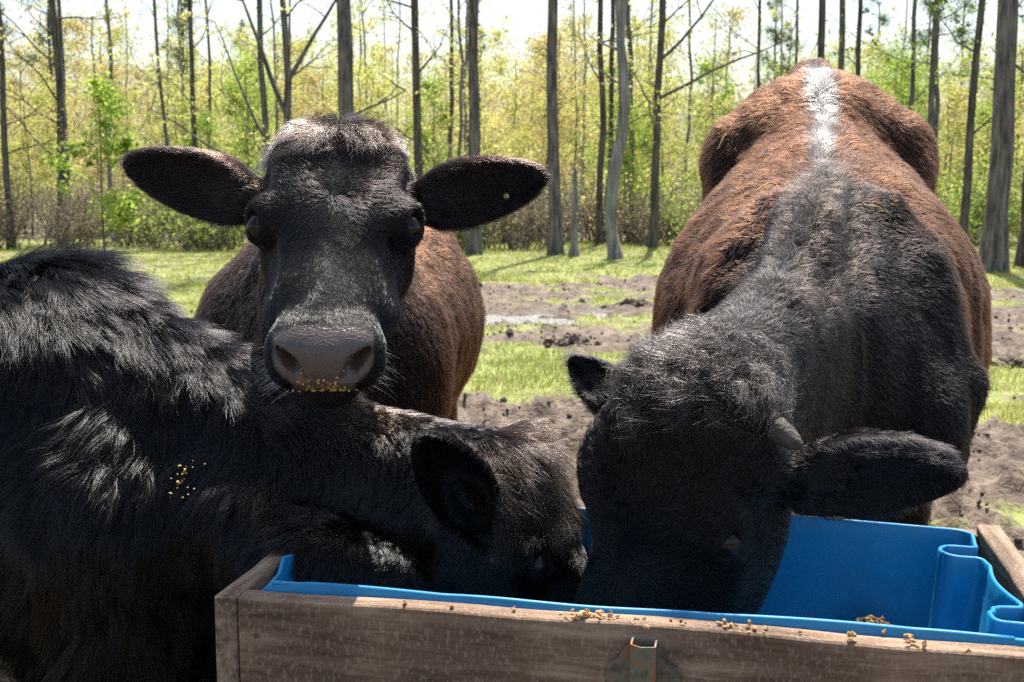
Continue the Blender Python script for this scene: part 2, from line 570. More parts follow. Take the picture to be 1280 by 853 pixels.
# name, px, distance, radius, height, bark, leaf, lean x, limbs, options, label
edge = [
    ("hardwood_tree", 14, 20, .07, 9, 'bark_dark', 'leaf_bud', -.022, 12, {}, "thin dark tree at the far left edge of the wood, leaning left"),
    ("hardwood_tree", 79, 22, .10, 10, 'bark_dark', 'leaf_bud', .0, 16, {}, "dark ivy-clad tree above the dry brown thicket"),
    ("hardwood_tree", 88, 25, .07, 10, 'bark_grey', 'leaf_spring', .0, 10, {}, "thin grey tree just right of the dark ivy-clad one"),
    ("hardwood_tree", 214, 24, .05, 10, 'bark_grey', 'leaf_spring', -.01, 8, {}, "slender pale-leaved tree over the tip of the ear at the picture's left"),
    ("hardwood_tree", 247, 21, .065, 9, 'bark_dark', 'leaf_spring', -.008, 8, {}, "straight thin dark tree above the raised head's ear on the picture's left"),
    ("hardwood_tree", 261, 26, .05, 9, 'bark_grey', 'leaf_spring', .01, 8, {}, "very thin grey tree right behind the raised head's ear on the picture's left"),
    ("hardwood_tree", 335, 20, .075, 9, 'bark_grey', 'leaf_spring', -.012, 7, dict(fork=[(.16, -1.15, 2.4, .035), (.26, -.6, 2.2, .03)]), "grey tree with long bare limbs reaching left, behind the raised head"),
    ("hardwood_tree", 367, 19, .085, 8, 'bark_grey', 'leaf_spring', -.006, 6, dict(fork=[(.28, 1.1, 2.2, .045), (.30, -.5, 2.6, .05), (.36, .45, 2.4, .045)]), "forked grey tree with wide bare branches over the raised head"),
    ("pine_tree", 437, 17, .15, 11, 'bark_grey', 'leaf_dark', -.017, 3, dict(limb_lo=.7), "thick straight grey pine trunk directly behind the raised head's crown"),
    ("hardwood_tree", 524, 20, .095, 10, 'bark_dark', 'leaf_spring', -.01, 10, {}, "slightly crooked dark tree behind the root of the raised head's ear on the picture's right"),
    ("hardwood_tree", 563, 24, .06, 10, 'bark_grey', 'leaf_spring', .0, 9, {}, "thin grey tree left of the dark pine over the raised head's other ear"),
    ("pine_tree", 593, 18, .115, 11, 'bark_grey', 'leaf_dark', -.004, 3, dict(limb_lo=.7), "straight dark pine trunk rising above the raised head's ear on the picture's right"),
    ("pine_tree", 695, 18.0, .112, 11, 'bark_grey', 'leaf_dark', .0, 3, dict(limb_lo=.7), "straight grey pine trunk just right of the raised cow's ear tip"),
    ("hardwood_tree", 749, 21, .075, 10, 'bark_dark', 'leaf_spring', -.012, 9, {}, "slim dark tree left of the pale dead trunk"),
    ("hardwood_tree", 762, 23, .07, 10, 'bark_dark', 'leaf_spring', .004, 9, {}, "dark tree close behind the pale dead trunk"),
    ("hardwood_tree", 790, 23, .07, 10, 'bark_grey', 'leaf_spring', -.012, 9, {}, "dark tree just right of the pale dead trunk"),
    ("hardwood_tree", 815, 19.5, .085, 9, 'bark_dark', 'leaf_spring', .010, 11, dict(fork=[(.33, 1.15, 2.6, .035), (.38, 1.0, 2.0, .03)]), "dark tree with long bare limb reaching right, left of the brown cow's flank"),
    ("hardwood_tree", 945, 24, .05, 10, 'bark_grey', 'leaf_green', .006, 9, {}, "thin tree above the brown cow's hip on the picture's left"),
    ("hardwood_tree", 988, 26, .05, 10, 'bark_grey', 'leaf_green', .0, 9, {}, "thin tree left of the brown cow's tail head"),
    ("pine_tree", 1015, 20, .085, 11, 'bark_dark', 'leaf_dark', .0, 4, dict(limb_lo=.6), "dark pine trunk right above the brown cow's tail head"),
    ("hardwood_tree", 1064, 21, .065, 10, 'bark_dark', 'leaf_green', -.002, 8, {}, "dark slim tree right of the brown cow's tail head"),
    ("hardwood_tree", 1122, 22, .06, 10, 'bark_grey', 'leaf_green', .008, 10, {}, "slim tree above the brown cow's hip on the picture's right"),
    ("hardwood_tree", 1158, 20, .07, 10, 'bark_grey', 'leaf_green', .004, 9, {}, "grey tree rising just right of the brown cow's rump"),
    ("hardwood_tree", 1201, 19, .085, 9, 'bark_dark', 'leaf_green', .015, 10, {}, "dark vine-wrapped tree left of the large leaning pine"),
    ("pine_tree", 1242, 14.6, .165, 11, 'bark_grey', 'leaf_dark', .020, 3, dict(limb_lo=.7, flare=1.45), "large grey pine leaning right at the right edge, the nearest tree"),
    ("hardwood_tree", 1248, 21, .065, 10, 'bark_grey', 'leaf_green', .02, 9, {}, "thinner trunk half hidden behind the large leaning pine"),
    ("hardwood_tree", 1277, 14.8, .09, 8, 'bark_dark', 'leaf_green', .01, 8, {}, "dark trunk at the extreme right edge beyond the large pine"),
]
for k, (nm, px, d, r, h, bk, lf, ln, lb, opt, lab) in enumerate(edge):
    o = dict(limb_lo=.15, limb_len=1.5, leaves=11 if 'pine' not in nm else 40, lsize=.055, spread=.24)
    o.update(opt)
    make_tree(nm, gpos(px, d), h, r * .88, M[bk], M[lf], 100 + k, lean=(ln, 0), limbs=lb, label=lab, group=GRP_E, sides=12, **o)
make_tree("dead_tree", gpos(718, 17.4), 1.45, .065, M['bark_pale'], None, 301, limbs=2, limb_len=.3, leaves=0, snag=True, flare=1.7,
          label="short broken grey snag standing at the edge of the grass", lean=(.01, 0), limb_lo=.4)
make_tree("dead_tree", gpos(770, 17.2), 6.5, .10, M['bark_pale'], None, 302, limbs=6, limb_len=.9, leaves=0, snag=True, flare=1.5,
          label="tall pale dead trunk with peeling bark at the edge of the grass", lean=(.02, 0), limb_lo=.35, crook=.05)
# vine clump on the tree at 1205
rr = np.random.default_rng(5)
# background wood: prototypes and copies
protos = []
specs = [("hardwood_tree", 4.9, .045, 'bark_grey', 'leaf_spring', 24, 1.3, 22, .07), ("hardwood_tree", 4.4, .035, 'bark_grey', 'leaf_spring', 24, 1.1, 24, .065),
         ("hardwood_tree", 5.3, .05, 'bark_dark', 'leaf_bud', 22, 1.3, 20, .065), ("hardwood_tree", 9.5, .06, 'bark_pale', 'leaf_spring', 16, 1.2, 9, .07),
         ("hardwood_tree", 4.6, .04, 'bark_dark', 'leaf_green', 24, 1.2, 28, .07), ("pine_tree", 11, .11, 'bark_grey', 'leaf_dark', 14, 1.4, 50, .07)]
kinds = ["pale yellow-green budding tree", "slender tree hung with young yellow leaves", "dark-barked tree with rusty spring buds", "pale-barked thin tree with sparse leaves",
         "fresh green leafy tree", "dark tall pine with high needles"]
for k, (nm, h, r, bk, lf, lb, ll, lv, ls) in enumerate(specs):
    t = make_tree(nm, (0, 0, 0), h, r * .85, M[bk], M[lf], 500 + k, limbs=lb, limb_lo=.08 if k < 5 else .5, limb_len=ll, leaves=lv, lsize=ls, spread=.27,
                  label="x", group="trees deeper in the wood", sides=7, crook=.035)
    protos.append((t, children(t), kinds[k]))
used = [False] * 6
rr = np.random.default_rng(77)
spots = []
for i in range(205):
    for tries in range(30):
        d = 22 + 40 * rr.random() ** 1.15
        x = (rr.random() * 1.16 - .58) * d
        if all((x - a) ** 2 + (d - b_) ** 2 > (1.0 + .02 * d) ** 2 for a, b_ in spots): break
    spots.append((x, d))
spots.sort(key=lambda s: s[1])
wherex = [(-99, .1, "far left"), ]
for i, (x, d) in enumerate(spots):
    w = [.24, .16, .22, .26, .06, .06]
    if x / d > .15: w = [.22, .10, .06, .22, .32, .08]
    k = rr.choice(6, p=w)
    t, kids, kd = protos[k]
    u = 640 + x / d * FPX
    place = ("left of the raised head" if u < 300 else "behind the raised head" if u < 540 else "between the two large heads" if u < 830 else
             "behind the brown cow's back" if u < 1160 else "right of the brown cow")
    far = "in the front" if d < 28 else "farther in" if d < 40 else "far in"
    lab = "%s %s, %s" % (kd, place, far)
    rz = rr.random() * 6.283; sc = (.60 + .36 * rr.random()) * (d / 30. if k not in (3, 5) else 1)
    if not used[k]:
        used[k] = True
        t.location = (x, d, 0); t.rotation_euler = (0, 0, rz); t.scale = (sc,) * 3; t["label"] = lab
    else:
        copy_tree(t, kids, (x, d, 0), rz, sc, lab)

# shrubs of the wood's edge
def make_shrub(name, seed, h, w, leaf, stems, per, size, label, group="shrubs along the edge of the wood", stemmat='bark_grey'):
    rr = np.random.default_rng(seed)
    root = empty(name, (0, 0, 0), label, "shrub", group)
    mb = MB(); ends = []
    for k in range(stems):
        a = rr.random() * 6.283
        bp_ = bent((rr.normal(0, w * .18), rr.normal(0, w * .18), -.02), (math.cos(a) * .45, math.sin(a) * .45, 1), h * (.5 + .6 * rr.random()), 6, .14, rr)
        mb.add(tube(bp_, np.linspace(.011, .003, 7), 4)); ends += [bp_[2], bp_[3], bp_[4], bp_[5], bp_[6]]
        for q_ in range(2):
            tw = bent(bp_[3 + q_], rr.normal(0, 1, 3) + np.array([0, 0, .6]), h * .3, 3, .2, rr); mb.add(tube(tw, np.linspace(.005, .002, 4), 3)); ends += [tw[2], tw[3]]
    mb.build("stems", M[stemmat], root)
    lv, lf = leaf_cloud(np.array(ends), per, w * .13, size, rr)
    mesh_obj("foliage", lv, lf, leaf, root, smooth=False)
    return root


sp = [make_shrub("leafy_shrub", 1, 1.5, 1.3, M['leaf_spring'], 22, 12, .05, "x"), make_shrub("leafy_shrub", 2, 2.0, 1.5, M['leaf_green'], 22, 12, .055, "x"),
      make_shrub("dry_thicket", 3, 1.4, 1.5, M['leaf_dry'], 46, 5, .035, "x"), make_shrub("evergreen_shrub", 4, 1.5, 1.2, M['leaf_dark'], 20, 16, .05, "x")]
skid = [children(s) for s in sp]
skind = ["yellow-green budding shrub", "fresh green leafy shrub", "dry brown brushy thicket", "dark evergreen shrub"]
su = [False] * 4
rr = np.random.default_rng(8)
for i in range(118):
    d = 18.8 + 9 * (i / 118.) ** 1.2 + rr.random() * .8
    x = (rr.random() * 1.1 - .55) * d
    u = 640 + x / d * FPX
    p = [.30, .25, .25, .2] if u > 830 else ([.12, .08, .68, .12] if u < 330 else [.3, .14, .32, .24])
    k = rr.choice(4, p=p)
    place = ("under the trees left of the raised head" if u < 300 else "behind the raised head" if u < 540 else "under the trees between the two large heads" if u < 830 else
             "behind the brown cow" if u < 1200 else "at the foot of the trees at the right edge")
    lab = "%s %s, %s" % (skind[k], place, "in front" if d < 21 else "set back")
    sc = .55 + .6 * rr.random()
    if not su[k]:
        su[k] = True; o = sp[k]; o["label"] = lab
    else:
        o = copy_tree(sp[k], skid[k], (0, 0, 0), 0, 1, lab)
    o.location = (x, d, 0); o.rotation_euler = (0, 0, rr.random() * 6.283); o.scale = (sc * 1.15, sc * 1.15, sc)
o = make_tree("sapling", gpos(130, 18.6), 2.7, .018, M['bark_grey'], M['leaf_green'], 900, limbs=14, limb_lo=.1, limb_len=.75, leaves=26, lsize=.075, spread=.12,
              label="bright green leafy sapling standing in front of the dry thicket on the left", cat="sapling")
# far wood behind everything
rr = np.random.default_rng(99)
n_ = 95000
d = 62 + 26 * rr.random(n_); x = (rr.random(n_) * 1.5 - .75) * d
P0 = np.stack([x, d * 0, d * 0], -1)
top = (5.1 + 1.6 * vnoise(P0, 7, 3) + 1.3 * vnoise(P0, 2.2, 4)) * d / 66
z = top * rr.random(n_) ** .8
lv, lf = leaf_cloud(np.stack([x, d, z], -1), 1, .1, .34, rr)
mix_ = leaf_mat("leaf_far", (.36, .33, .22), (.62, .57, .36), .5)  # pale leaf colours stand in for distance haze
fw = mesh_obj("far_wood", lv, lf, mix_, smooth=False)
tag(fw, "hazy far-off wood closing the view behind the trees", "wood", kind="stuff")

# ================================================================== feed trough
TA = R(-11.5)
E1 = np.array([math.cos(TA), math.sin(TA), 0]); E2 = np.array([-math.sin(TA), math.cos(TA), 0]); E3 = np.array([0, 0, 1.])
TO = np.array([-.437, 1.662, 0])
TOP = .50


def T(a, b, z): return TO + E1 * a + E2 * b + E3 * z


def wood_mat(name, c1, c2, c3, axis='x'):
    m, n, l, b = new_mat(name)
    tc = n.new("ShaderNodeTexCoord"); mp = n.new("ShaderNodeMapping")
    mp.inputs["Rotation"].default_value = (0, 0, -TA)
    mp2 = n.new("ShaderNodeMapping"); mp2.inputs["Scale"].default_value = {'x': (1.2, 14, 14), 'y': (14, 1.2, 14)}[axis]
    l.new(tc.outputs["Object"], mp.inputs[0]); l.new(mp.outputs[0], mp2.inputs[0])
    t = n.new("ShaderNodeTexNoise"); t.inputs["Scale"].default_value = 3.2; t.inputs["Detail"].default_value = 10; t.inputs["Roughness"].default_value = .72; t.inputs["Distortion"].default_value = .35
    l.new(mp2.outputs[0], t.inputs["Vector"])
    r = n.new("ShaderNodeValToRGB"); cr = r.color_ramp
    cr.elements[0].position = .33; cr.elements[0].color = (*c1, 1); cr.elements[1].position = .7; cr.elements[1].color = (*c3, 1)
    e = cr.elements.new(.5); e.color = (*c2, 1)
    l.new(t.outputs[0], r.inputs[0])
    # dried spatter and stains
    t2 = n.new("ShaderNodeTexNoise"); t2.inputs["Scale"].default_value = 130; t2.inputs["Detail"].default_value = 8
    mp3 = n.new("ShaderNodeMapping"); mp3.inputs["Scale"].default_value = (1.5, 1.5, .75); l.new(tc.outputs["Object"], mp3.inputs[0]); l.new(mp3.outputs[0], t2.inputs["Vector"])
    r2 = n.new("ShaderNodeValToRGB"); r2.color_ramp.elements[0].position = .52; r2.color_ramp.elements[1].position = .66
    l.new(t2.outputs[0], r2.inputs[0])
    t3 = n.new("ShaderNodeTexNoise"); t3.inputs["Scale"].default_value = 4.5; t3.inputs["Detail"].default_value = 5
    l.new(tc.outputs["Object"], t3.inputs["Vector"])
    r3 = n.new("ShaderNodeValToRGB"); r3.color_ramp.elements[0].position = .42; r3.color_ramp.elements[1].position = .62
    r3.color_ramp.elements[0].color = (.45, .42, .4, 1); l.new(t3.outputs[0], r3.inputs[0])
    mm = n.new("ShaderNodeMix"); mm.data_type = 'RGBA'; mm.blend_type = 'MULTIPLY'; mm.inputs[0].default_value = .8
    l.new(r.outputs[0], mm.inputs[6]); l.new(r3.outputs[0], mm.inputs[7])
    ms = n.new("ShaderNodeMix"); ms.data_type = 'RGBA'; ms.inputs[7].default_value = (.42, .36, .30, 1)
    sc = n.new("ShaderNodeMath"); sc.operation = 'MULTIPLY'; sc.inputs[1].default_value = .32
    l.new(r2.outputs[0], sc.inputs[0]); l.new(sc.outputs[0], ms.inputs[0]); l.new(mm.outputs[2], ms.inputs[6])
    l.new(ms.outputs[2], b.inputs["Base Color"])
    b.inputs["Roughness"].default_value = .78; b.inputs["Specular IOR Level"].default_value = .3
    bp = n.new("ShaderNodeBump"); bp.inputs["Strength"].default_value = .55; bp.inputs["Distance"].default_value = .004
    ad = n.new("ShaderNodeMath"); ad.operation = 'ADD'
    l.new(t.outputs[0], ad.inputs[0]); l.new(t2.outputs[0], ad.inputs[1]); l.new(ad.outputs[0], bp.inputs["Height"]); l.new(bp.outputs[0], b.inputs["Normal"])
    return m


M['wood_x'] = wood_mat("weathered_board", (.085, .052, .034), (.26, .165, .105), (.44, .32, .225))
M['wood_y'] = wood_mat("weathered_end_board", (.09, .058, .04), (.24, .16, .10), (.45, .35, .25), 'y')


def board(name, a0, a1, b0, b1, z0, z1, mat, parent, bev=.006, seed=0, segs=24, alongx=True):
    """a slightly uneven, edge-worn board between trough coordinates"""
    bm = bmesh.new()
    bmesh.ops.create_cube(bm, size=1)
    for v in bm.verts: v.co = Vector(((a0 + a1) / 2 + v.co.x * (a1 - a0), (b0 + b1) / 2 + v.co.y * (b1 - b0), (z0 + z1) / 2 + v.co.z * (z1 - z0)))
    es = [e for e in bm.edges if abs((e.verts[0].co - e.verts[1].co)[0 if alongx else 1]) > 1e-4]
    bmesh.ops.bevel(bm, geom=bm.edges[:], offset=bev, segments=3, affect='EDGES', profile=.6)
    for q_ in np.linspace(a0, a1, segs)[1:-1] if alongx else np.linspace(b0, b1, segs)[1:-1]:
        bmesh.ops.bisect_plane(bm, geom=bm.verts[:] + bm.edges[:] + bm.faces[:], plane_co=(q_, 0, 0) if alongx else (0, q_, 0), plane_no=(1, 0, 0) if alongx else (0, 1, 0))
    vs_ = np.array([v.co[:] for v in bm.verts])
    vs_ = vs_ + .0022 * np.stack([vnoise(vs_, .06, seed), vnoise(vs_, .05, seed + 1), vnoise(vs_, .07, seed + 2)], -1) * np.array([.2, 1, 1]) + np.stack([vs_[:, 0] * 0, vs_[:, 0] * 0, .003 * vnoise(vs_ * [1, 1, 0], .35, seed + 4)], -1)
    W = TO + vs_[:, :1] * E1 + vs_[:, 1:2] * E2 + vs_[:, 2:] * E3
    fs = [[v.index for v in f.verts] for f in bm.faces]
    bm.verts.index_update(); fs = [[v.index for v in f.verts] for f in bm.faces]
    bm.free()
    return mesh_obj(name, W, fs, mat, parent, smooth=False)


trough = empty("feed_trough", T(.6, .3, 0), "weathered wooden feed trough lined with a blue plastic tub", "trough")
LN, WD, TH = 1.235, .60, .038
board("front_board", .0195, LN, 0, TH, TOP - .29, TOP, M['wood_x'], trough, .007, 1)
board("end_board", -.02, .0175, .0, WD, TOP - .285, TOP - .002, M['wood_y'], trough, .006, 2, alongx=False)
board("end_board", LN - .045, LN - .003, TH + .002, WD - .0, TOP - .29, TOP + .006, M['wood_y'], trough, .006, 3, alongx=False)
board("back_board", .0195, LN - .048, WD - TH, WD, TOP - .29, TOP - .004, M['wood_x'], trough, .006, 4)
board("floor_board", .0195, LN - .048, TH + .002, WD - TH - .002, TOP - .285, TOP - .262, M['wood_x'], trough, .003, 5)
for a in (.09, LN - .14):
    for b_ in (.045, WD - .13):
        board("leg", a, a + .085, b_, b_ + .085, -.01, TOP - .2875, M['wood_x'], trough, .006, 6)

# blue liner -------------------------------------------------------
m, n, l, b = new_mat("blue_plastic")
tc = n.new("ShaderNodeTexCoord"); t = n.new("ShaderNodeTexNoise"); t.inputs["Scale"].default_value = 21; t.inputs["Detail"].default_value = 9; t.inputs["Roughness"].default_value = .7
l.new(tc.outputs["Object"], t.inputs["Vector"]); r = n.new("ShaderNodeValToRGB")
cr = r.color_ramp; cr.elements[0].position = .30; cr.elements[0].color = (.003, .17, .38, 1); cr.elements[1].position = .60; cr.elements[1].color = (.006, .22, .45, 1)
e = cr.elements.new(.69); e.color = (.11, .15, .18, 1)
l.new(t.outputs[0], r.inputs[0])
t5 = n.new('ShaderNodeTexNoise'); t5.inputs['Scale'].default_value = 4.5; t5.inputs['Detail'].default_value = 9; t5.inputs['Roughness'].default_value = .75; l.new(tc.outputs['Object'], t5.inputs['Vector'])
r5 = n.new('ShaderNodeMapRange'); r5.inputs[1].default_value = .48; r5.inputs[2].default_value = .75; r5.inputs[4].default_value = .55; l.new(t5.outputs[0], r5.inputs[0])
m5 = n.new('ShaderNodeMix'); m5.data_type = 'RGBA'; l.new(r5.outputs[0], m5.inputs[0]); l.new(r.outputs[0], m5.inputs[6]); m5.inputs[7].default_value = (.05, .21, .36, 1)
l.new(m5.outputs[2], b.inputs['Base Color'])
r6 = n.new('ShaderNodeMapRange'); r6.inputs[3].default_value = .3; r6.inputs[4].default_value = .62; l.new(t5.outputs[0], r6.inputs[0]); l.new(r6.outputs[0], b.inputs['Roughness'])
t2 = n.new("ShaderNodeTexNoise"); t2.inputs["Scale"].default_value = 55; t2.inputs["Detail"].default_value = 5; l.new(tc.outputs["Object"], t2.inputs["Vector"])
bp = n.new("ShaderNodeBump"); bp.inputs["Strength"].default_value = .18; bp.inputs["Distance"].default_value = .004; l.new(t2.outputs[0], bp.inputs["Height"]); l.new(bp.outputs[0], b.inputs["Normal"])
M['blue'] = m


def liner():
    # outline of the tub's mouth, with recurved scallops near its right end; swept down to the floor
    a0, a1, b0, b1 = .022, LN - .052, TH + .003, WD - TH - .003
    out = []

    def arc(cx, cy, r, s, e_, n_=7):
        for k in range(n_ + 1):
            a = R(s + (e_ - s) * k / n_); out.append((cx + r * math.cos(a), cy + r * math.sin(a)))
    r_ = .035
    arc(a0 + r_, b0 + r_, r_, 180, 270)
    for a in np.linspace(a0 + .1, a1 - .03, 34): out.append((a, b0))
    arc(a1 - .02, b0 + .02, .02, 270, 360, 4)
    out += [(a1, b0 + .045)]
    arc(a1 - .012, b0 + .058, .012, 0, 90, 3)
    arc(a1 - .045, b0 + .082, .012, 270, 180, 4)
    out += [(a1 - .058, b0 + .10), (a1 - .050, b0 + .108), (a1 - .050, b0 + .118), (a1 - .040, b0 + .124), (a1 - .020, b0 + .128)]
    arc(a1 - .018, b0 + .140, .012, 270, 360, 4)
    for b_ in np.linspace(.19, b1 - .20, 12):
        f = (b_ - .19) / (b1 - .39)
        out.append((a1 - .004 - .012 * math.sin(f * math.pi) - .010 * f, b_))
    arc(a1 - .034, b1 - .175, .016, 0, 90, 5)
    arc(a1 - .055, b1 - .135, .026, 265, 95, 10)
    arc(a1 - .030, b1 - .095, .014, 270, 380, 5)
    arc(a1 - .045, b1 - .040, .038, 20, 90, 6)
    for a in np.linspace(a1 - .16, a0 + .09, 30): out.append((a, b1 - .002))
    arc(a0 + r_, b1 - r_, r_, 90, 180)
    for b_ in np.linspace(b1 - .06, b0 + .06, 12): out.append((a0 + .004 * math.sin(b_ * 60), b_))
    O = np.array(out)
    cen = np.array([(a0 + a1) / 2, (b0 + b1) / 2])
    tn = np.roll(O, -1, 0) - np.roll(O, 1, 0); nn = norm(np.stack([-tn[:, 1], tn[:, 0]], -1))   # inward
    zt = TOP + .004 + .012 * smooth(.0, .03, O[:, 1] * 0 + 1) * (1 - smooth(.95, 1.12, O[:, 0]) * .6)
    zt = TOP + .010 + .004 * np.sin(O[:, 0] * 9)  - .03 * np.exp(-((O[:, 0] - a0) / .03) ** 2) * np.abs(np.sin(O[:, 1] * 17))
    rings = []
    # outer skirt bottom -> rim -> inner wall -> floor
    rings.append((O - nn * .0005, zt - .030))
    rings.append((O - nn * .0005, zt - .003))
    rings.append((O + nn * .0015, zt))
    rings.append((O + nn * .0050, zt))
    rings.append((O + nn * .0066, zt - .003))
    rings.append((O + nn * .0066, zt - .03))
    S = cen + (O - cen) * np.array([.985, .97])
    rings.append((S + nn * .004, zt * 0 + TOP - .075))
    S = cen + (O - cen) * np.array([.975, .955])
    rings.append((S, zt * 0 + TOP - .082))
    S = cen + (O - cen) * np.array([.955, .92])
    rings.append((S, zt * 0 + TOP - .21))
    S = cen + (O - cen) * np.array([.93, .87])
    rings.append((S, zt * 0 + TOP - .24))
    rings.append((cen + (O - cen) * .4, zt * 0 + TOP - .245))
    V_, F_ = [], []
    k = len(O)
    for (xy, z) in rings:
        for i in range(k): V_.append(T(xy[i][0], xy[i][1], z[i]))
    for j in range(len(rings) - 1):
        for i in range(k): F_.append((j * k + i, j * k + (i + 1) % k, (j + 1) * k + (i + 1) % k, (j + 1) * k + i))
    V_.append(T(cen[0], cen[1], TOP - .245)); c = len(V_) - 1
    for i in range(k): F_.append(((len(rings) - 1) * k + i, (len(rings) - 1) * k + (i + 1) % k, c))
    o = mesh_obj("tub_liner", V_, F_, M['blue'], trough, smooth=True)
    tag(o, "bright blue plastic tub liner with scalloped right end")
    return o


liner_o = liner()
# flat rim ledge between board and tub along front (a rolled lip)
mb = MB()
pth = [T(a, TH + .007, TOP + .006 + .0015 * math.sin(a * 20)) for a in np.linspace(.06, LN - .1, 40)]
mb.add(tube(pth, [.0045] * 40, 8)); mb.build("rim_lip", M['blue'], liner_o)

# clip with ribs at the back right corner
mb = MB()
for k in range(7):
    a = LN - .052 - .082 + k * .0022
    mb.add(tube([T(a, WD - .041 - .155 + k * .0062, TOP + .008), T(a - .001, WD - .041 - .155 + k * .0062, TOP - .06)], [.0024, .0024], 6))
mb.build("ribbed_clip", M['blue'], liner_o)

# metal bracket on the front board --------------------------------
m, n, l, b = new_mat("rusty_zinc")
tc = n.new("ShaderNodeTexCoord"); t = n.new("ShaderNodeTexNoise"); t.inputs["Scale"].default_value = 38; t.inputs["Detail"].default_value = 6
l.new(tc.outputs["Object"], t.inputs["Vector"]); r = n.new("ShaderNodeValToRGB")
cr = r.color_ramp; cr.elements[0].position = .35; cr.elements[0].color = (.07, .07, .055, 1); cr.elements[1].position = .62; cr.elements[1].color = (.26, .13, .06, 1)
e = cr.elements.new(.5); e.color = (.17, .17, .14, 1)
l.new(t.outputs[0], r.inputs[0]); l.new(r.outputs[0], b.inputs["Base Color"]); b.inputs["Metallic"].default_value = .55; b.inputs["Roughness"].default_value = .55
M['zinc'] = m
br = empty("metal_bracket", T(.60, -.004, TOP - .1), "rusty galvanised post bracket screwed to the trough's front board", "bracket")


def plate(pts, d0, d1):
    """extrude an outline given in (a, z) between b=d0 and b=d1"""
    k = len(pts); v = [T(a, d0, z) for a, z in pts] + [T(a, d1, z) for a, z in pts]
    f = [tuple(range(k)), tuple(reversed(range(k, 2 * k)))] + [(i, i + k, (i + 1) % k + k, (i + 1) % k) for i in range(k)]
    return v, f


c = .637
pl = [(c - .052, TOP - .03 - .14), (c - .052, TOP - .055), (c - .042, TOP - .05), (c - .036, TOP - .045), (c - .028, TOP - .030), (c - .02, TOP - .022), (c + .02, TOP - .022), (c + .028, TOP - .034), (c + .036, TOP - .048), (c + .052, TOP - .055), (c + .052, TOP - .17)]
mb = MB().add(plate([(a, z) for a, z in pl], -.006, -.0025)); mb.build("back_plate", M['zinc'], br, False)
# folded channel: three faces standing proud
mb = MB()
mb.add(plate([(c - .017, TOP - .17), (c - .017, TOP - .013), (c - .0145, TOP - .013), (c - .0145, TOP - .17)], -.030, -.0062))
mb.add(plate([(c + .016, TOP - .17), (c + .016, TOP - .015), (c + .0185, TOP - .015), (c + .0185, TOP - .17)], -.030, -.0062))
mb.add(plate([(c - .0170, TOP - .17), (c - .0170, TOP - .013), (c - .002, TOP - .017), (c + .0185, TOP - .015), (c + .0185, TOP - .17)], -.0325, -.0302))
mb.build("channel", M['zinc'], br, False)
for a in (c - .036, c + .036):
    sc_ = MB().add(tube([T(a, -.0062, TOP - .105), T(a, -.010, TOP - .105)], [.006, .005], 10)); sc_.build("screw", M['zinc'], br, True)

# spilled pellets on the rim --------------------------------------
m = noise_mat("feed_pellet", (.36, .20, .09), (.62, .42, .22), 60, .9, .5, 200, .2)
m2 = noise_mat("feed_mash", (.09, .055, .025), (.30, .19, .09), 60, .95, .8, 160, .2)
rr = np.random.default_rng(12)


def crumb(c, s, rr):
    bm = bmesh.new(); bmesh.ops.create_icosphere(bm, subdivisions=1, radius=1)
    Rm = np.array(Matrix.Rotation(rr.random() * 6, 3, Vector(norm(rr.normal(0, 1, 3))))); sc = np.array([1.3, .75, .7]) * s
    v = np.array([x.co[:] for x in bm.verts]) * (1 + .25 * rr.uniform(-1, 1, (len(bm.verts), 1))) * sc @ Rm.T + c
    f = [tuple(x.index for x in g.verts) for g in bm.faces]; bm.free(); return v, f


spots_ = [(720, 773, 14, .010), (748, 772, 26, .018), (790, 776, 4, .008), (808, 786, 3, .0015), (848, 780, 5, .006), (910, 784, 12, .013), (938, 790, 6, .012), (958, 787, 3, .0015), (1068, 800, 9, .006), (1135, 800, 6, .006), (1152, 808, 4, .01), (640, 762, 3, .002), (505, 756, 3, .002), (565, 760, 2, .001), (1210, 815, 2, .001), (1000, 792, 2, .001), (1105, 792, 2, .001)]
for (px, py, cnt, sp_) in spots_:
    t_ = at(px, py, 1.0); dz = (t_ - np.array([0, 0, CAM_H])); s = (TOP + .003 - CAM_H) / dz[2]; P = np.array([0, 0, CAM_H]) + dz * s
    mb = MB()
    for k in range(cnt):
        off = E1 * rr.normal(0, sp_) + E2 * rr.normal(0, min(sp_, .006)); h_ = .003 + (.008 * rr.random() if cnt > 8 else .002)
        bco = float(np.dot(P + off - TO, E2)); zz = TOP + h_ if bco < TH else TOP + .014
        v, f = crumb(np.array([*(P + off)[:2], zz]), rr.uniform(.0025, .0045), rr); mb.add((v, f))
    where = "left half" if px < 700 else "middle" if px < 900 else "right half"
    o = mb.build("feed_crumbs", m, None, False)
    tag(o, "%s of tan feed pellets on the %s of the trough's front rim" % ("heap" if cnt > 10 else "small scatter" if cnt > 3 else "few crumbs", where), "feed crumbs", "feed crumbs spilled along the trough rim")
# mash lying in the tub
mb = MB()
fl = TOP - .245
for k in range(800):
    a = rr.normal(1.0, .06); b_ = WD - .13 - abs(rr.normal(0, .035)); rad = math.hypot((a - 1.0) / .08, (b_ - WD + .13) / .06)
    h_ = .105 * math.exp(-rad ** 2)
    mb.add(crumb(T(a, b_, fl + max(.003, h_)), rr.uniform(.004, .008), rr))
for k in range(420): mb.add(crumb(T(rr.uniform(.1, LN - .12), rr.uniform(.12, WD - .12), fl + .003), rr.uniform(.004, .008), rr))
o = mb.build("feed_mash", m2, None, False)
tag(o, "damp brown feed heaped against the inside of the blue tub", "feed")

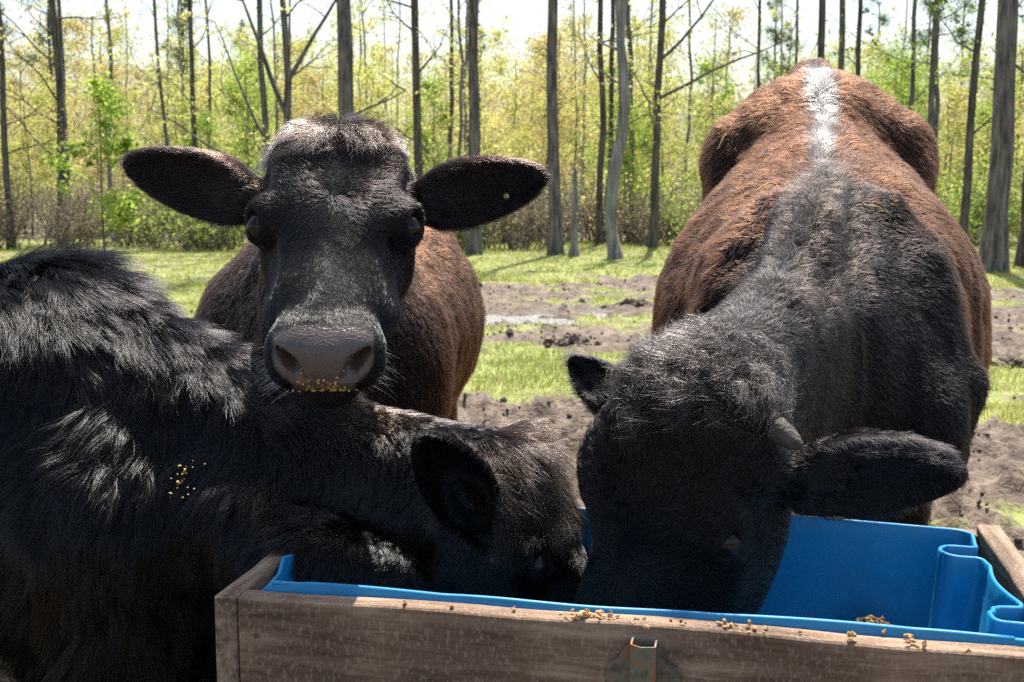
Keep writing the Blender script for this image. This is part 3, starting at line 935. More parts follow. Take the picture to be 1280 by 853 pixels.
# knots, cracks and nail heads on the boards
nm_ = noise_mat("nail_rust", (.05, .03, .02), (.16, .08, .04), 90, .8)
for a, z in ((.05, TOP - .06), (.052, TOP - .19), (1.18, TOP - .055), (1.178, TOP - .2)):
    mb = MB().add(tube([T(a, .001, z), T(a, -.0025, z)], [.0045, .004], 10)); mb.build("nail_head", nm_, trough)
# clods of mud and dung lying about the paddock
mclod = noise_mat("mud_clod", (.065, .045, .032), (.19, .145, .11), 30, .95, .8, 80)
rr = np.random.default_rng(31); mb = MB()
yy_ = 3.3 + 10 * rr.random(9000) ** 1.3; xx_ = (rr.random(9000) * 1.2 - .55) * yy_; P_ = np.stack([xx_, yy_, xx_ * 0], -1)
ok_ = (grass_mask(xx_, yy_) < .5) & (rr.random(9000) < .55 + .5 * vnoise(P_, .6, 5)); P_ = P_[ok_][:2300]; P_[:, 2] = ground_z(P_[:, 0], P_[:, 1])
for p in P_:
    s_ = rr.uniform(.006, .017) * (1 + (rr.random() < .04) * 1.4); mb.add(crumb(p + np.array([0, 0, s_ * .25]), s_, rr))
o = mb.build("mud_clods", mclod, None, False); tag(o, "dark clods of churned mud strewn over the bare paddock soil", "mud clods", kind="stuff")
for (px, y, n_, sp_, lab) in ((1270, 6.9, 70, .06, "dark heap of dung on the grass at the far right edge"), (708, 7.9, 60, .075, "low dark pile of dung on the mud between the two large heads"), (790, 10.4, 70, .065, "dark churned clump by the wet rut left of the brown cow")):
    g_ = gpos(px, y); mb = MB()
    for k in range(n_):
        p = g_ + np.array([rr.normal(0, sp_), rr.normal(0, sp_ * .6), 0]); s_ = rr.uniform(.022, .04)
        p[2] = ground_z(p[:1], p[1:2])[0] + rr.random() * .05 * math.exp(-((p - g_)[:2] ** 2).sum() / sp_ ** 2); mb.add(crumb(p, s_, rr))
    o = mb.build("dung_pile", mclod, None, False); tag(o, lab, "dung pile", "dung piles in the paddock")
# ================================================================== implicit body modeller
class Field:
    def __init__(s, ax):
        s.ax = [np.asarray(a, np.float32) for a in ax]
        s.D = np.full([len(a) for a in s.ax], 1.0, np.float32)

    def _sub(s, c, r):
        sl = []
        for i in range(3):
            lo = np.searchsorted(s.ax[i], c[i] - r[i]); hi = np.searchsorted(s.ax[i], c[i] + r[i])
            if hi <= lo: return None
            sl.append(slice(int(lo), int(hi)))
        g = [s.ax[0][sl[0]][:, None, None], s.ax[1][sl[1]][None, :, None], s.ax[2][sl[2]][None, None, :]]
        return tuple(sl), g

    def _put(s, sl, d, k, op):
        D = s.D[sl]
        if op == 'sub':
            h = np.maximum(k - np.abs(D + d), 0) / k
            s.D[sl] = np.maximum(D, -d) + h * h * k * .25
        else:
            h = np.maximum(k - np.abs(D - d), 0) / k
            s.D[sl] = np.minimum(D, d) - h * h * k * .25

    def ell(s, fr, c, r, rot=None, k=.02, op='add'):
        """ellipsoid at local c with radii r; rot = 3x3 local axes (rows)"""
        Rm = fr.R if rot is None else np.asarray(rot) @ fr.R
        w = fr.pt(c); r = np.asarray(r, float) * fr.s
        pad = k + .03
        sb = s._sub(w, [max(r) + pad] * 3)
        if sb is None: return
        sl, g = sb
        L = [Rm[i][0] * (g[0] - w[0]) + Rm[i][1] * (g[1] - w[1]) + Rm[i][2] * (g[2] - w[2]) for i in range(3)]
        k0 = np.sqrt((L[0] / r[0]) ** 2 + (L[1] / r[1]) ** 2 + (L[2] / r[2]) ** 2) + 1e-6
        k1 = np.sqrt((L[0] / r[0] ** 2) ** 2 + (L[1] / r[1] ** 2) ** 2 + (L[2] / r[2] ** 2) ** 2) + 1e-6
        s._put(sl, (k0 * (k0 - 1) / k1).astype(np.float32), k, op)

    def seg(s, fr, a, b, ra, rb, up=(0, 0, 1), k=.03, op='add'):
        """tapered limb; ra, rb = (half width, half height) in the local side / up directions"""
        a_, b_ = fr.pt(a), fr.pt(b)
        ra = np.atleast_1d(ra) * fr.s; rb = np.atleast_1d(rb) * fr.s
        if len(ra) == 1: ra = np.repeat(ra, 2)
        if len(rb) == 1: rb = np.repeat(rb, 2)
        ax = b_ - a_; L = np.linalg.norm(ax); ax = ax / L
        upw = np.asarray(up, float) @ fr.R
        side = norm(np.cross(ax, upw)); u = np.cross(side, ax)
        m = max(ra.max(), rb.max()); pad = k + .03
        c = (a_ + b_) / 2; sb = s._sub(c, np.abs(b_ - a_) / 2 + m + pad)
        if sb is None: return
        sl, g = sb
        X, Y, Z = g[0] - a_[0], g[1] - a_[1], g[2] - a_[2]
        t = ax[0] * X + ax[1] * Y + ax[2] * Z
        tc_ = np.clip(t / L, 0, 1)
        sd = side[0] * X + side[1] * Y + side[2] * Z
        uu = u[0] * X + u[1] * Y + u[2] * Z
        w = ra[0] + (rb[0] - ra[0]) * tc_; h = ra[1] + (rb[1] - ra[1]) * tc_
        ex = t - tc_ * L
        mn = np.minimum(w, h)
        p = np.sqrt((sd / w) ** 2 + (uu / h) ** 2 + (ex / mn) ** 2) + 1e-6
        q_ = np.sqrt((sd / w ** 2) ** 2 + (uu / h ** 2) ** 2 + (ex / mn ** 2) ** 2) + 1e-6
        s._put(sl, (p * (p - 1) / q_).astype(np.float32), k, op)

    def mesh(s):
        D = s.D; S = D < 0
        c = S[:-1, :-1, :-1].astype(np.int8)
        tot = sum(S[i:S.shape[0] - 1 + i, j:S.shape[1] - 1 + j, k:S.shape[2] - 1 + k].astype(np.int8) for i in (0, 1) for j in (0, 1) for k in (0, 1))
        act = (tot > 0) & (tot < 8)
        I = np.argwhere(act)
        idx = np.full(act.shape, -1, np.int64); idx[act] = np.arange(len(I))
        acc = np.zeros((len(I), 3)); cnt = np.zeros(len(I))
        P = [a.astype(np.float64) for a in s.ax]
        for axn in range(3):
            o = [x for x in range(3) if x != axn]
            for u in (0, 1):
                for v in (0, 1):
                    A = I.copy(); A[:, o[0]] += u; A[:, o[1]] += v
                    B = A.copy(); B[:, axn] += 1
                    da = D[A[:, 0], A[:, 1], A[:, 2]].astype(float); db = D[B[:, 0], B[:, 1], B[:, 2]].astype(float)
                    cr_ = (da < 0) != (db < 0)
                    t = np.where(cr_, da / np.where(cr_, da - db, 1), 0)
                    pos = np.stack([P[i][A[:, i]] for i in range(3)], -1)
                    pos[:, axn] = pos[:, axn] + t * (P[axn][B[:, axn]] - pos[:, axn])
                    acc[cr_] += pos[cr_]; cnt[cr_] += 1
        Vv = acc / cnt[:, None]
        Fs = []
        for axn in range(3):
            o = [(axn + 1) % 3, (axn + 2) % 3]
            sa = [slice(None)] * 3; sb = [slice(None)] * 3
            sa[axn] = slice(0, -1); sb[axn] = slice(1, None)
            e = S[tuple(sa)] != S[tuple(sb)]
            E = np.argwhere(e)
            E = E[(E[:, o[0]] > 0) & (E[:, o[1]] > 0) & (E[:, o[0]] < S.shape[o[0]] - 1) & (E[:, o[1]] < S.shape[o[1]] - 1)]
            ins = S[E[:, 0], E[:, 1], E[:, 2]]
            q_ = []
            for (u, v) in ((-1, -1), (0, -1), (0, 0), (-1, 0)):
                C_ = E.copy(); C_[:, o[0]] += u; C_[:, o[1]] += v
                q_.append(idx[C_[:, 0], C_[:, 1], C_[:, 2]])
            q_ = np.stack(q_, -1)
            q_[~ins] = q_[~ins][:, ::-1]
            Fs.append(q_)
        Fq = np.concatenate(Fs)
        Fq = Fq[(Fq >= 0).all(1)]
        # relax a little
        for it in range(3):
            sm = np.zeros_like(Vv); ct = np.zeros(len(Vv))
            for a, b_ in ((0, 1), (1, 2), (2, 3), (3, 0)):
                np.add.at(sm, Fq[:, a], Vv[Fq[:, b_]]); np.add.at(sm, Fq[:, b_], Vv[Fq[:, a]])
                np.add.at(ct, Fq[:, a], 1); np.add.at(ct, Fq[:, b_], 1)
            Vv = Vv + (.5 if it != 1 else -.25) * (sm / np.maximum(ct, 1)[:, None] - Vv)
        return Vv, Fq


class Frame:
    def __init__(s, o, ey, ez, sc=1.0):
        s.o = np.asarray(o, float); ey = norm(ey); ez = norm(np.asarray(ez, float) - ey * np.dot(ez, ey)); ex = np.cross(ey, ez)
        s.R = np.stack([ex, ey, ez]); s.s = sc

    def pt(s, l): return s.o + (np.asarray(l, float) * s.s) @ s.R

    def inv(s, P): return ((P - s.o) @ s.R.T) / s.s


WORLD = Frame((0, 0, 0), (0, 1, 0), (0, 0, 1))


def rot_local(yaw=0, pitch=0, roll=0):
    m = Matrix.Rotation(R(yaw), 3, 'Z') @ Matrix.Rotation(R(pitch), 3, 'X') @ Matrix.Rotation(R(roll), 3, 'Y')
    return np.array(m.transposed())


def ear(F, H, side, root, tip, open_n, width=.062, thick=.026):
    """leaf-shaped cupped ear given in head coordinates (root, tip, direction of the opening)"""
    root, tip = np.asarray(root, float), np.asarray(tip, float)
    ax = norm(tip - root); n_ = norm(np.asarray(open_n, float) - ax * np.dot(open_n, ax)); sd = np.cross(ax, n_)
    L = np.linalg.norm(tip - root)
    c = root + ax * L * .56
    E = Field([F.ax[i] for i in range(3)])
    E.ax = F.ax
    w = H.pt(c); rr_ = L * .62 * H.s + .03
    sb = F._sub(w, [rr_ + .03] * 3)
    sl, g = sb
    rot = np.stack([sd, ax, n_]) @ H.R

    def el(c, r):
        c = H.pt(c); r = np.asarray(r) * H.s
        Lc = [rot[i][0] * (g[0] - c[0]) + rot[i][1] * (g[1] - c[1]) + rot[i][2] * (g[2] - c[2]) for i in range(3)]
        # slightly pointed towards the tip, fuller below
        t = Lc[1] / r[1]
        wx = r[0] * (1 - .22 * t)
        k0 = np.sqrt((Lc[0] / wx) ** 2 + t ** 2 + (Lc[2] / r[2]) ** 2) + 1e-6
        k1 = np.sqrt((Lc[0] / wx ** 2) ** 2 + (Lc[1] / r[1] ** 2) ** 2 + (Lc[2] / r[2] ** 2) ** 2) + 1e-6
        return k0 * (k0 - 1) / k1
    outer = el(c, (width, L * .5, thick * 1.25))
    inner = el(c + n_ * thick * .86 + ax * .0, (width * .84, L * .455, thick * 1.45))
    k = .008
    h = np.maximum(k - np.abs(outer + inner), 0) / k
    shell = np.maximum(outer, -inner) + h * h * k * .25
    D = F.D[sl]; k = .012
    h = np.maximum(k - np.abs(D - shell), 0) / k
    F.D[sl] = np.minimum(D, shell) - h * h * k * .25
    F.seg(H, root - ax * .035, root + ax * L * .26, (.034,), (.026,), up=n_, k=.03)
    F.ell(H, c - n_ * thick * .1 - ax * L * .25, (.02, .05, .01), rot=np.stack([sd, ax, n_]), k=.02)


def head(F, H, sx=1.0, mx=1.0, lid=1.0):
    """bovine head; local x lateral, y poll->muzzle (nose tip at .5), z forehead normal"""
    X = lambda x: x * sx
    F.ell(H, (0, .05, -.045), (X(.120), .10, .098), k=.04)
    F.ell(H, (0, .008, -.004), (X(.090), .062, .062), k=.04)             # poll
    F.ell(H, (0, .13, -.018), (X(.112), .12, .058), k=.04)             # forehead plate
    F.seg(H, (0, .15, -.03), (0, .43, -.022), (X(.090), .067), (X(.056), .044), k=.04)   # nasal bridge
    F.seg(H, (0, .15, -.10), (0, .33, -.078), (X(.096), .085), (X(.092), .070), k=.04)
    F.seg(H, (0, .33, -.078), (0, .42, -.058), (X(.092), .070), (X(.064), .052), k=.04)
    for s in (-1, 1):
        F.ell(H, (s * X(.098), .160, -.032), (X(.036), .050, .040), rot=rot_local(yaw=s * 12), k=.03)      # orbit
        F.ell(H, (s * X(.106), .146, -.004), (X(.022), .024, .013), rot=rot_local(yaw=s * 18), k=.02)      # brow
        F.ell(H, (s * X(.084), .16, -.12), (.036, .10, .078), k=.04)      # jowl
        F.seg(H, (s * .066, .14, -.165), (s * .036, .41, -.098), (.026, .036), (.018, .024), k=.04)    # jaw bar
        F.seg(H, (s * X(.088), .21, -.062), (s * X(.062), .36, -.055), (.016, .016), (.010, .012), k=.03)   # facial crest
        F.ell(H, (s * .052 * mx, .458, -.034), (.042 * mx, .050, .048), k=.03)      # nostril wings
        F.ell(H, (s * .042 * mx, .470, -.062), (.046 * mx, .042, .036), k=.03)      # upper lip lobes
    F.ell(H, (0, .470, -.022), (.066 * mx, .046, .042), k=.03)
    F.ell(H, (0, .488, -.036), (.052, .030, .044), k=.02)               # nose pad
    F.ell(H, (0, .448, -.130), (.058, .055, .036), k=.02)               # chin
    F.ell(H, (0, .40, -.10), (.052, .08, .04), k=.03)
    for s in (-1, 1):
        F.ell(H, (s * .048 * mx, .502, -.014), (.0135, .042, .021), rot=rot_local(roll=s * 50), k=.008, op='sub')  # nostril
        F.ell(H, (s * .064 * mx, .494, -.004), (.012, .036, .0075), k=.008, op='sub')
    for s in (-1, 1):
        F.ell(H, (s * X(.122), .085, -.012), (.024, .034, .026), k=.04, op='sub')      # temple
        F.ell(H, (s * X(.112), .265, -.035), (.020, .055, .030), k=.05, op='sub')      # hollow below the eye
    # mouth line round the muzzle
    F.ell(H, (0, .478, -.0900), (.075, .062, .0055), k=.008, op='sub')
    for s in (-1, 1):
        F.seg(H, (s * .055, .468, -.089), (s * .075, .37, -.088), (.014, .0035), (.010, .003), k=.006, op='sub')
        ec = np.array([s * X(.106), .178, -.032]); D_ = norm([s * .64, .06, .76])
        F.ell(H, ec, (.0335, .034, .0335), k=.008)                      # lids wrapped round the globe
        F.ell(H, ec + [s * .012, -.024, .018], (.020, .010, .012), rot=rot_local(yaw=s * 20), k=.012)
        F.seg(H, ec + D_ * .012, ec + D_ * .06, (.0205, .0125 * lid), (.028, .0175 * lid), up=np.cross(D_, [0, 1, .0]), k=.004, op='sub')


def hoof_leg(F, pts, rads, k=.04):
    for i in range(len(pts) - 1):
        F.seg(WORLD, pts[i], pts[i + 1], rads[i], rads[i + 1], up=(0, 1, 0.01), k=k)
    e = np.asarray(pts[-1]); F.seg(WORLD, e + [0, -.02, .05], e + [0, -.045, .012], (.05, .055), (.058, .068), up=(0, 1, 0), k=.02)


# ------------------------------------------------------------------ fur
def hair_mat():
    m, n, l, b = new_mat("fur")
    n.remove(b)
    h = n.new("ShaderNodeBsdfHairPrincipled")
    h.parametrization = 'COLOR'
    a = n.new("ShaderNodeAttribute"); a.attribute_name = "fur_color"
    l.new(a.outputs[0], h.inputs["Color"])
    ra = n.new("ShaderNodeAttribute"); ra.attribute_name = "fur_rough"; l.new(ra.outputs["Fac"], h.inputs["Roughness"])
    h.inputs["IOR"].default_value = 1.46
    h.inputs["Radial Roughness"].default_value = .45
    h.inputs["Coat"].default_value = .0
    h.inputs["Random Roughness"].default_value = .2
    h.inputs["Offset"].default_value = R(2.5)
    l.new(h.outputs[0], n["Material Output"].inputs[0])
    return m


M['fur'] = hair_mat()


def skin_mat():
    m, n, l, b = new_mat("cow_skin")
    va = n.new("ShaderNodeVertexColor"); va.layer_name = "Col"
    l.new(va.outputs[0], b.inputs["Base Color"]); l.new(va.outputs[1], b.inputs["Roughness"]); sl_ = n.new('ShaderNodeMapRange'); sl_.inputs[1].default_value = .36; sl_.inputs[2].default_value = .68; sl_.inputs[3].default_value = .6; sl_.inputs[4].default_value = .12; l.new(va.outputs[1], sl_.inputs[0]); l.new(sl_.outputs[0], b.inputs['Specular IOR Level'])
    tc = n.new("ShaderNodeTexCoord")
    t = n.new("ShaderNodeTexNoise"); t.inputs["Scale"].default_value = 120; t.inputs["Detail"].default_value = 4; l.new(tc.outputs["Object"], t.inputs["Vector"])
    v = n.new("ShaderNodeTexVoronoi"); v.inputs["Scale"].default_value = 260; l.new(tc.outputs["Object"], v.inputs["Vector"])
    ad = n.new("ShaderNodeMath"); ad.operation = 'ADD'; l.new(t.outputs[0], ad.inputs[0]); l.new(v.outputs[0], ad.inputs[1])
    bp = n.new("ShaderNodeBump"); bp.inputs["Strength"].default_value = .5; bp.inputs["Distance"].default_value = .0016
    l.new(ad.outputs[0], bp.inputs["Height"]); l.new(bp.outputs[0], b.inputs["Normal"])
    return m


M['skin'] = skin_mat()


def eye_mat():
    m, n, l, b = new_mat("cow_eye")
    b.inputs["Base Color"].default_value = (.012, .007, .004, 1); b.inputs["Roughness"].default_value = .07
    b.inputs["Specular IOR Level"].default_value = .32
    return m


M['eye'] = eye_mat()


def worley(P, cell, seed):
    """nearest jittered cell point (clump centre) for each P, and a random id"""
    Q = P / cell; I0 = np.floor(Q).astype(np.int64)
    best = np.full(len(P), 1e9); bp_ = P.copy(); bi = np.zeros(len(P))
    for dx in (-1, 0, 1):
        for dy in (-1, 0, 1):
            for dz in (-1, 0, 1):
                I = I0 + [dx, dy, dz]
                c = I + np.stack([_hash(I[:, 0], I[:, 1], I[:, 2], seed + k) for k in range(3)], -1)
                d = ((c - Q) ** 2).sum(1); u = d < best
                best[u] = d[u]; bp_[u] = (c * cell)[u]; bi[u] = _hash(I[u, 0], I[u, 1], I[u, 2], seed + 9)
    return bp_, bi


CAMP = np.array([0, 0, CAM_H])


def grow(V_, F_, N, wfun, sfun, parent, name, npts=6, seed=1):
    """wfun(P,n)->density weight; sfun(P,n)->dict(len,dir,lift,clump,cell,wave,rad,col)"""
    rr = np.random.default_rng(seed)
    T1 = np.concatenate([F_[:, [0, 1, 2]], F_[:, [0, 2, 3]]])
    a, b_, c = V_[T1[:, 0]], V_[T1[:, 1]], V_[T1[:, 2]]
    fn = np.cross(b_ - a, c - a); ar = np.linalg.norm(fn, axis=1) / 2
    vn = np.zeros_like(V_)
    for k in range(3): np.add.at(vn, T1[:, k], fn)
    vn = norm(vn)
    cen = (a + b_ + c) / 3; nn = norm(fn)
    rel = cen - CAMP
    dep = rel[:, 1] * CP - rel[:, 2] * SP
    sx_ = rel[:, 0] / np.maximum(dep, .1); sy_ = (rel[:, 2] * CP + rel[:, 1] * SP) / np.maximum(dep, .1)
    face = -(nn * norm(rel)).sum(1)
    w = ar * wfun(cen, nn) * smooth(-.45, -.2, face) * (np.abs(sx_) < .52) * (np.abs(sy_) < .37)
    cdf = np.cumsum(w); cdf /= cdf[-1]
    ti = np.searchsorted(cdf, rr.random(N))
    u = rr.random((N, 1)); v = rr.random((N, 1)); fl = u + v > 1; u = np.where(fl, 1 - u, u); v = np.where(fl, 1 - v, v)
    P = a[ti] * (1 - u - v) + b_[ti] * u + c[ti] * v
    Nn = norm(vn[T1[ti, 0]] * (1 - u - v) + vn[T1[ti, 1]] * u + vn[T1[ti, 2]] * v)
    S = sfun(P, Nn)
    d = S['dir'] - Nn * (S['dir'] * Nn).sum(1, keepdims=True); d = norm(d)
    cp_, cid = worley(P, S['cell'], seed + 30)
    lock = np.modf(cid * 7.31)[0] * 2 - 1
    side = np.cross(Nn, d)
    # swirl of the lie of the coat + individual scatter
    ang = S['swirl'] * (1.0 * vnoise(P, S['swirl_size'], seed + 5) + .5 * vnoise(P, S['swirl_size'] * .4, seed + 6)) + S['scatter'] * rr.normal(0, 1, N) + .22 * S['clump'] * (cid * 2 - 1) * 2
    d = d * np.cos(ang)[:, None] + side * np.sin(ang)[:, None]
    side = np.cross(Nn, d)
    L = S['len'] * (.65 + .6 * rr.random(N)) * (1 + .3 * vnoise(P, .03, seed + 90))
    lift = S['lift'] * (1 + .25 * rr.normal(0, 1, N) + .5 * S.get('lockv', 1) * lock * np.minimum(1, S['clump'] * 1.4)); lift = np.clip(lift, .08, 1.3)
    d0 = norm(d * np.cos(lift)[:, None] + Nn * np.sin(lift)[:, None])
    droop = np.zeros((N, 3)); droop[:, 2] = -1
    d1 = norm(d + .03 * Nn + droop * S['droop'][:, None])
    # keep the tip outside the skin
    dn = (d1 * Nn).sum(1, keepdims=True); d1 = norm(np.where(dn < .02, d1 - Nn * (dn - .02), d1))
    ts = np.linspace(0, 1, npts)
    cp_ = P + (cp_ - P) - Nn * ((cp_ - P) * Nn).sum(1, keepdims=True)
    pts = np.zeros((N, npts, 3))
    ph = cid * 6.283 + rr.normal(0, .5, N)
    for k, t in enumerate(ts):
        base = P + (d0 * (t - .5 * t * t) + d1 * (.5 * t * t))* L[:, None] * 1.0
        base = base + (cp_ - P) * (S['clump'] * t ** 1.4)[:, None]
        wv = S['wave'] * L * np.sin(ph + t * S['freq']) * t
        pts[:, k] = base + side * wv[:, None] + Nn * (.5 * S['wave'] * L * np.cos(ph * 1.7 + t * S['freq']) * t)[:, None]
    rad = S['rad'][:, None] * np.array(1 - .85 * ts ** 1.6)[None] * (.75 + .5 * rr.random((N, 1)))
    S['col'] = S['col'] * (1 + .45 * S.get('lockv', 1) * lock * S['clump'])[:, None]  # random tone per lock stands in for highlights that differ between locks
    return strands(name, pts, rad, M['fur'], parent, S['col'], S['rough'])


def lumps(V_, F_, mask, amp=.006, seed=3):
    vn = np.zeros_like(V_); fn = np.cross(V_[F_[:, 2]] - V_[F_[:, 0]], V_[F_[:, 3]] - V_[F_[:, 1]])
    for k in range(4): np.add.at(vn, F_[:, k], fn)
    vn = norm(vn); S_ = V_ * np.array([1, .6, .35])
    n_ = .8 * vnoise(V_, .16, seed) + .7 * (1 - 2 * np.abs(vnoise(S_, .055, seed + 1))) + .4 * vnoise(V_, .05, seed + 2)
    return V_ + vn * (amp * n_ * mask(V_))[:, None]


def full(P, v): return np.full(len(P), float(v))


def mixv(a, b_, t): return a * (1 - t) + b_ * t
# ================================================================== cattle
BLACK = np.array([.0016, .0012, .0013]); BROWN = np.array([.028, .0085, .0036]); CHOC = np.array([.010, .0055, .004]); WHITE = np.array([.20, .185, .175]); GREY = np.array([.09, .07, .06])


def head_dir(h, whorl=(0, .17)):
    """lie of the hair in head coordinates: radiates from a whorl on the forehead, down the face below it, forward over the poll above"""
    d = np.zeros_like(h)
    vx, vy = h[:, 0] - whorl[0], h[:, 1] - whorl[1]
    r = np.sqrt(vx ** 2 + vy ** 2) + 1e-6
    d[:, 0] = vx / r; d[:, 1] = vy / r
    low = smooth(.24, .34, h[:, 1]); d[:, 0] = mixv(d[:, 0], vx * 3, low); d[:, 1] = mixv(d[:, 1], 1, low)
    side = smooth(.02, .10, -h[:, 2] - .03)
    d[:, 1] = mixv(d[:, 1], .6, side * .6); d[:, 2] = -side * .6
    return d


def eyes(H, sx, parent, lids=None):
    rr = np.random.default_rng(6)
    Lp = []
    for s in (-1, 1):
        for k in range(28):
            t = rr.uniform(-1, 1)
            D_ = norm(np.array([s * .64, .06, .76])); u_ = norm(np.cross(D_, [0, 1, 0])); u_ = u_ * (1 if u_[2] > 0 else -1); r0 = H.pt(np.array([s * .106 * sx, .178, -.032]) + D_ * .029 + np.array([0, 1, 0]) * .018 * t + u_ * .0115 * math.sqrt(1.02 - t * t)); d = norm((D_ * .8 + u_ * .35 + np.array([0, .3 * t, 0]) + rr.normal(0, .12, 3)) @ H.R); L = rr.uniform(.009, .017) * H.s
            g = -u_ @ H.R * .6
            Lp.append([r0 + d * L * u + g * L * .35 * u * u for u in (0, .33, .66, 1)])
    strands("eyelashes", np.array(Lp), np.tile(np.array([[.00028, .00024, .00016, .00005]]), (56, 1)), M['fur'], parent, np.tile([[.004, .003, .003]], (56, 1)), np.full(56, .3))
    for s in (-1, 1):
        c = H.pt(np.array([s * .106 * sx, .178, -.032]) + norm([s * .64, .06, .76]) * .0055)
        bm = bmesh.new(); bmesh.ops.create_uvsphere(bm, u_segments=28, v_segments=18, radius=.0290 * H.s)
        v = np.array([x.co[:] for x in bm.verts]) + c; f = [tuple(x.index for x in g.verts) for g in bm.faces]; bm.free()
        mesh_obj("eye", v, f, M['eye'], parent)


# ------------------------------------------------------------------ cow with raised head
HA = Frame(at(424, 189, 2.05), at(402, 458, 1.75) - at(424, 189, 2.05), [.086, -1.267, .5], .94)
SXA = 1.22
lo = HA.pt((0, .25, 0))
f_ax = axis([(-1.05, -.68, .016), (-.68, .12, .0042), (.12, .3, .016)])
ya = axis([(1.6, 2.2, .0042), (2.2, 4.8, .02)])
za = axis([(-.02, .86, .016), (.86, 1.36, .0042), (1.36, 1.4, .02)])
FA = Field([f_ax, ya, za])
wA = at(440, 285, 2.85)
cx, bx = wA[0], -.46
# body
FA.seg(WORLD, (bx, 2.75, .68), (bx + .02, 3.55, .70), (.25, .27), (.335, .34), k=.12)
FA.seg(WORLD, (bx + .02, 3.5, .70), (bx + .03, 4.2, .78), (.28, .33), (.24, .26), k=.12)
FA.ell(WORLD, (bx, 2.72, .72), (.27, .26, .30), k=.12)
FA.ell(WORLD, (bx, 2.5, .60), (.17, .2, .25), k=.1)
for s in (-1, 1): FA.ell(WORLD, (bx + s * .19, 2.72, .62), (.1, .16, .24), k=.1)
FA.seg(WORLD, (bx, 2.7, .80), tuple(HA.pt((0, .03, -.12))), (.16, .24), (.10, .12), k=.09)
FA.seg(WORLD, (bx, 2.52, .68), tuple(HA.pt((0, .10, -.16))), (.08, .14), (.06, .08), k=.08)
FA.seg(WORLD, (bx, 2.45, .5), (bx + .01, 2.26, .70), (.035, .06), (.03, .05), k=.06)
head(FA, HA, SXA, 1.07)
eA_l = HA.inv(at(163, 205, 2.07)[None])[0]; eA_r = HA.inv(at(676, 222, 2.05)[None])[0]
cam_l = HA.inv(CAMP[None])[0]
for s, tip in ((1, eA_l if eA_l[0] > 0 else eA_r), (-1, eA_r if eA_l[0] > 0 else eA_l)):
    root = np.array([s * .122, .085, -.065])
    ear(FA, HA, s, root, tip, norm(cam_l - tip) + np.array([0, .25, 0]), width=.064)
hole = HA.inv(at(633, 245, 2.045)[None])[0]; notch = HA.inv(at(684, 241, 2.05)[None])[0]
dcam = norm(cam_l - hole)
FA.seg(HA, hole - dcam * .05, hole + dcam * .05, .006, .006, k=.002, op='sub')
FA.seg(HA, notch - dcam * .05, notch + dcam * .05, .013, .013, k=.003, op='sub')
for (x, y, hind) in ((bx - .17, 2.72, 0), (bx + .17, 2.70, 0), (bx - .16, 4.15, 1), (bx + .20, 4.1, 1)):
    if hind: hoof_leg(FA, [(x, y, .62), (x, y - .12, .46), (x, y + .10, .30), (x, y + .04, .0)], [(.11, .17), (.08, .10), (.045, .055), (.036, .042)])
    else: hoof_leg(FA, [(x, y, .48), (x, y + .02, .30), (x, y, .0)], [(.075, .09), (.05, .055), (.035, .04)])
VA, FcA = FA.mesh()
VA = lumps(VA, FcA, lambda P: smooth(2.2, 2.4, P[:, 1]), .008, 3)
VA = lumps(VA, FcA, lambda P: (1 - smooth(2.15, 2.25, P[:, 1])) * (np.abs(HA.inv(P)[:, 0]) < .15) * smooth(.47, .40, HA.inv(P)[:, 1]), .0028, 53)


def colA(P):
    h = HA.inv(P)
    hd = (1 - smooth(.48, .56, np.abs(h[:, 1] - .1) + 0 * h[:, 0])) * (1 - smooth(.2, .26, -h[:, 2]))
    back = smooth(2.5, 2.85, P[:, 1] + .10 * vnoise(P, .2, 3) + .5 * np.maximum(0, P[:, 0] + .35))
    body = mixv(CHOC[None], BROWN[None] * .75, back[:, None])
    n_ = vnoise(P, .05, 4)[:, None] * .25 + 1
    isH = (P[:, 1] < 2.24) & (h[:, 2] > -.24)
    poll = (1 - smooth(.02, .16, h[:, 1])) * .55
    hc = mixv(BLACK[None], np.array([.010, .005, .0035])[None], poll[:, None])
    return np.where(isH[:, None], hc, body) * n_


def is_nose(h):
    wd = mixv(.046, .078, smooth(-.055, -.015, h[:, 2]))
    return smooth(.445, .462, h[:, 1]) * smooth(-.100, -.088, h[:, 2]) * (1 - smooth(wd, wd + .010, np.abs(h[:, 0])))


def skin_cols(P, cf, H):
    c = cf(P) * .6 + .002; h = H.inv(P)
    nose = is_nose(h) * (np.abs(h[:, 0]) < .12) * (h[:, 2] < .08)
    tanm = nose * smooth(-.01, -.05, h[:, 2]) * (1 - smooth(.03, .05, np.abs(h[:, 0]))) * (h[:, 1] > .47)
    c = mixv(c, np.array([.082, .060, .049])[None], nose[:, None])
    er = np.exp(-(((np.abs(h[:, 0]) - .126 * (SXA if H is HA else 1)) / .034) ** 2 + ((h[:, 1] - .178) / .030) ** 2 + ((h[:, 2] + .015) / .034) ** 2))
    c = mixv(c, np.array([.010, .0075, .007])[None], np.clip(er * 1.6, 0, 1)[:, None])
    c = mixv(c, np.array([.24, .14, .085])[None], (tanm * (.5 + .5 * vnoise(P, .01, 6)))[:, None] * .8)
    ro = .72 - .42 * nose - .08 * np.clip(er * 1.4, 0, 1)
    return np.concatenate([c, ro[:, None]], 1)


cowA = empty("cow", (bx, 3.3, 0), "dark cow with raised head facing the camera, feed crumbs on its muzzle", "cow")
skA = mesh_obj("body", VA, FcA, M['skin'], cowA, cols=skin_cols(VA, colA, HA))
eyes(HA, SXA, cowA)


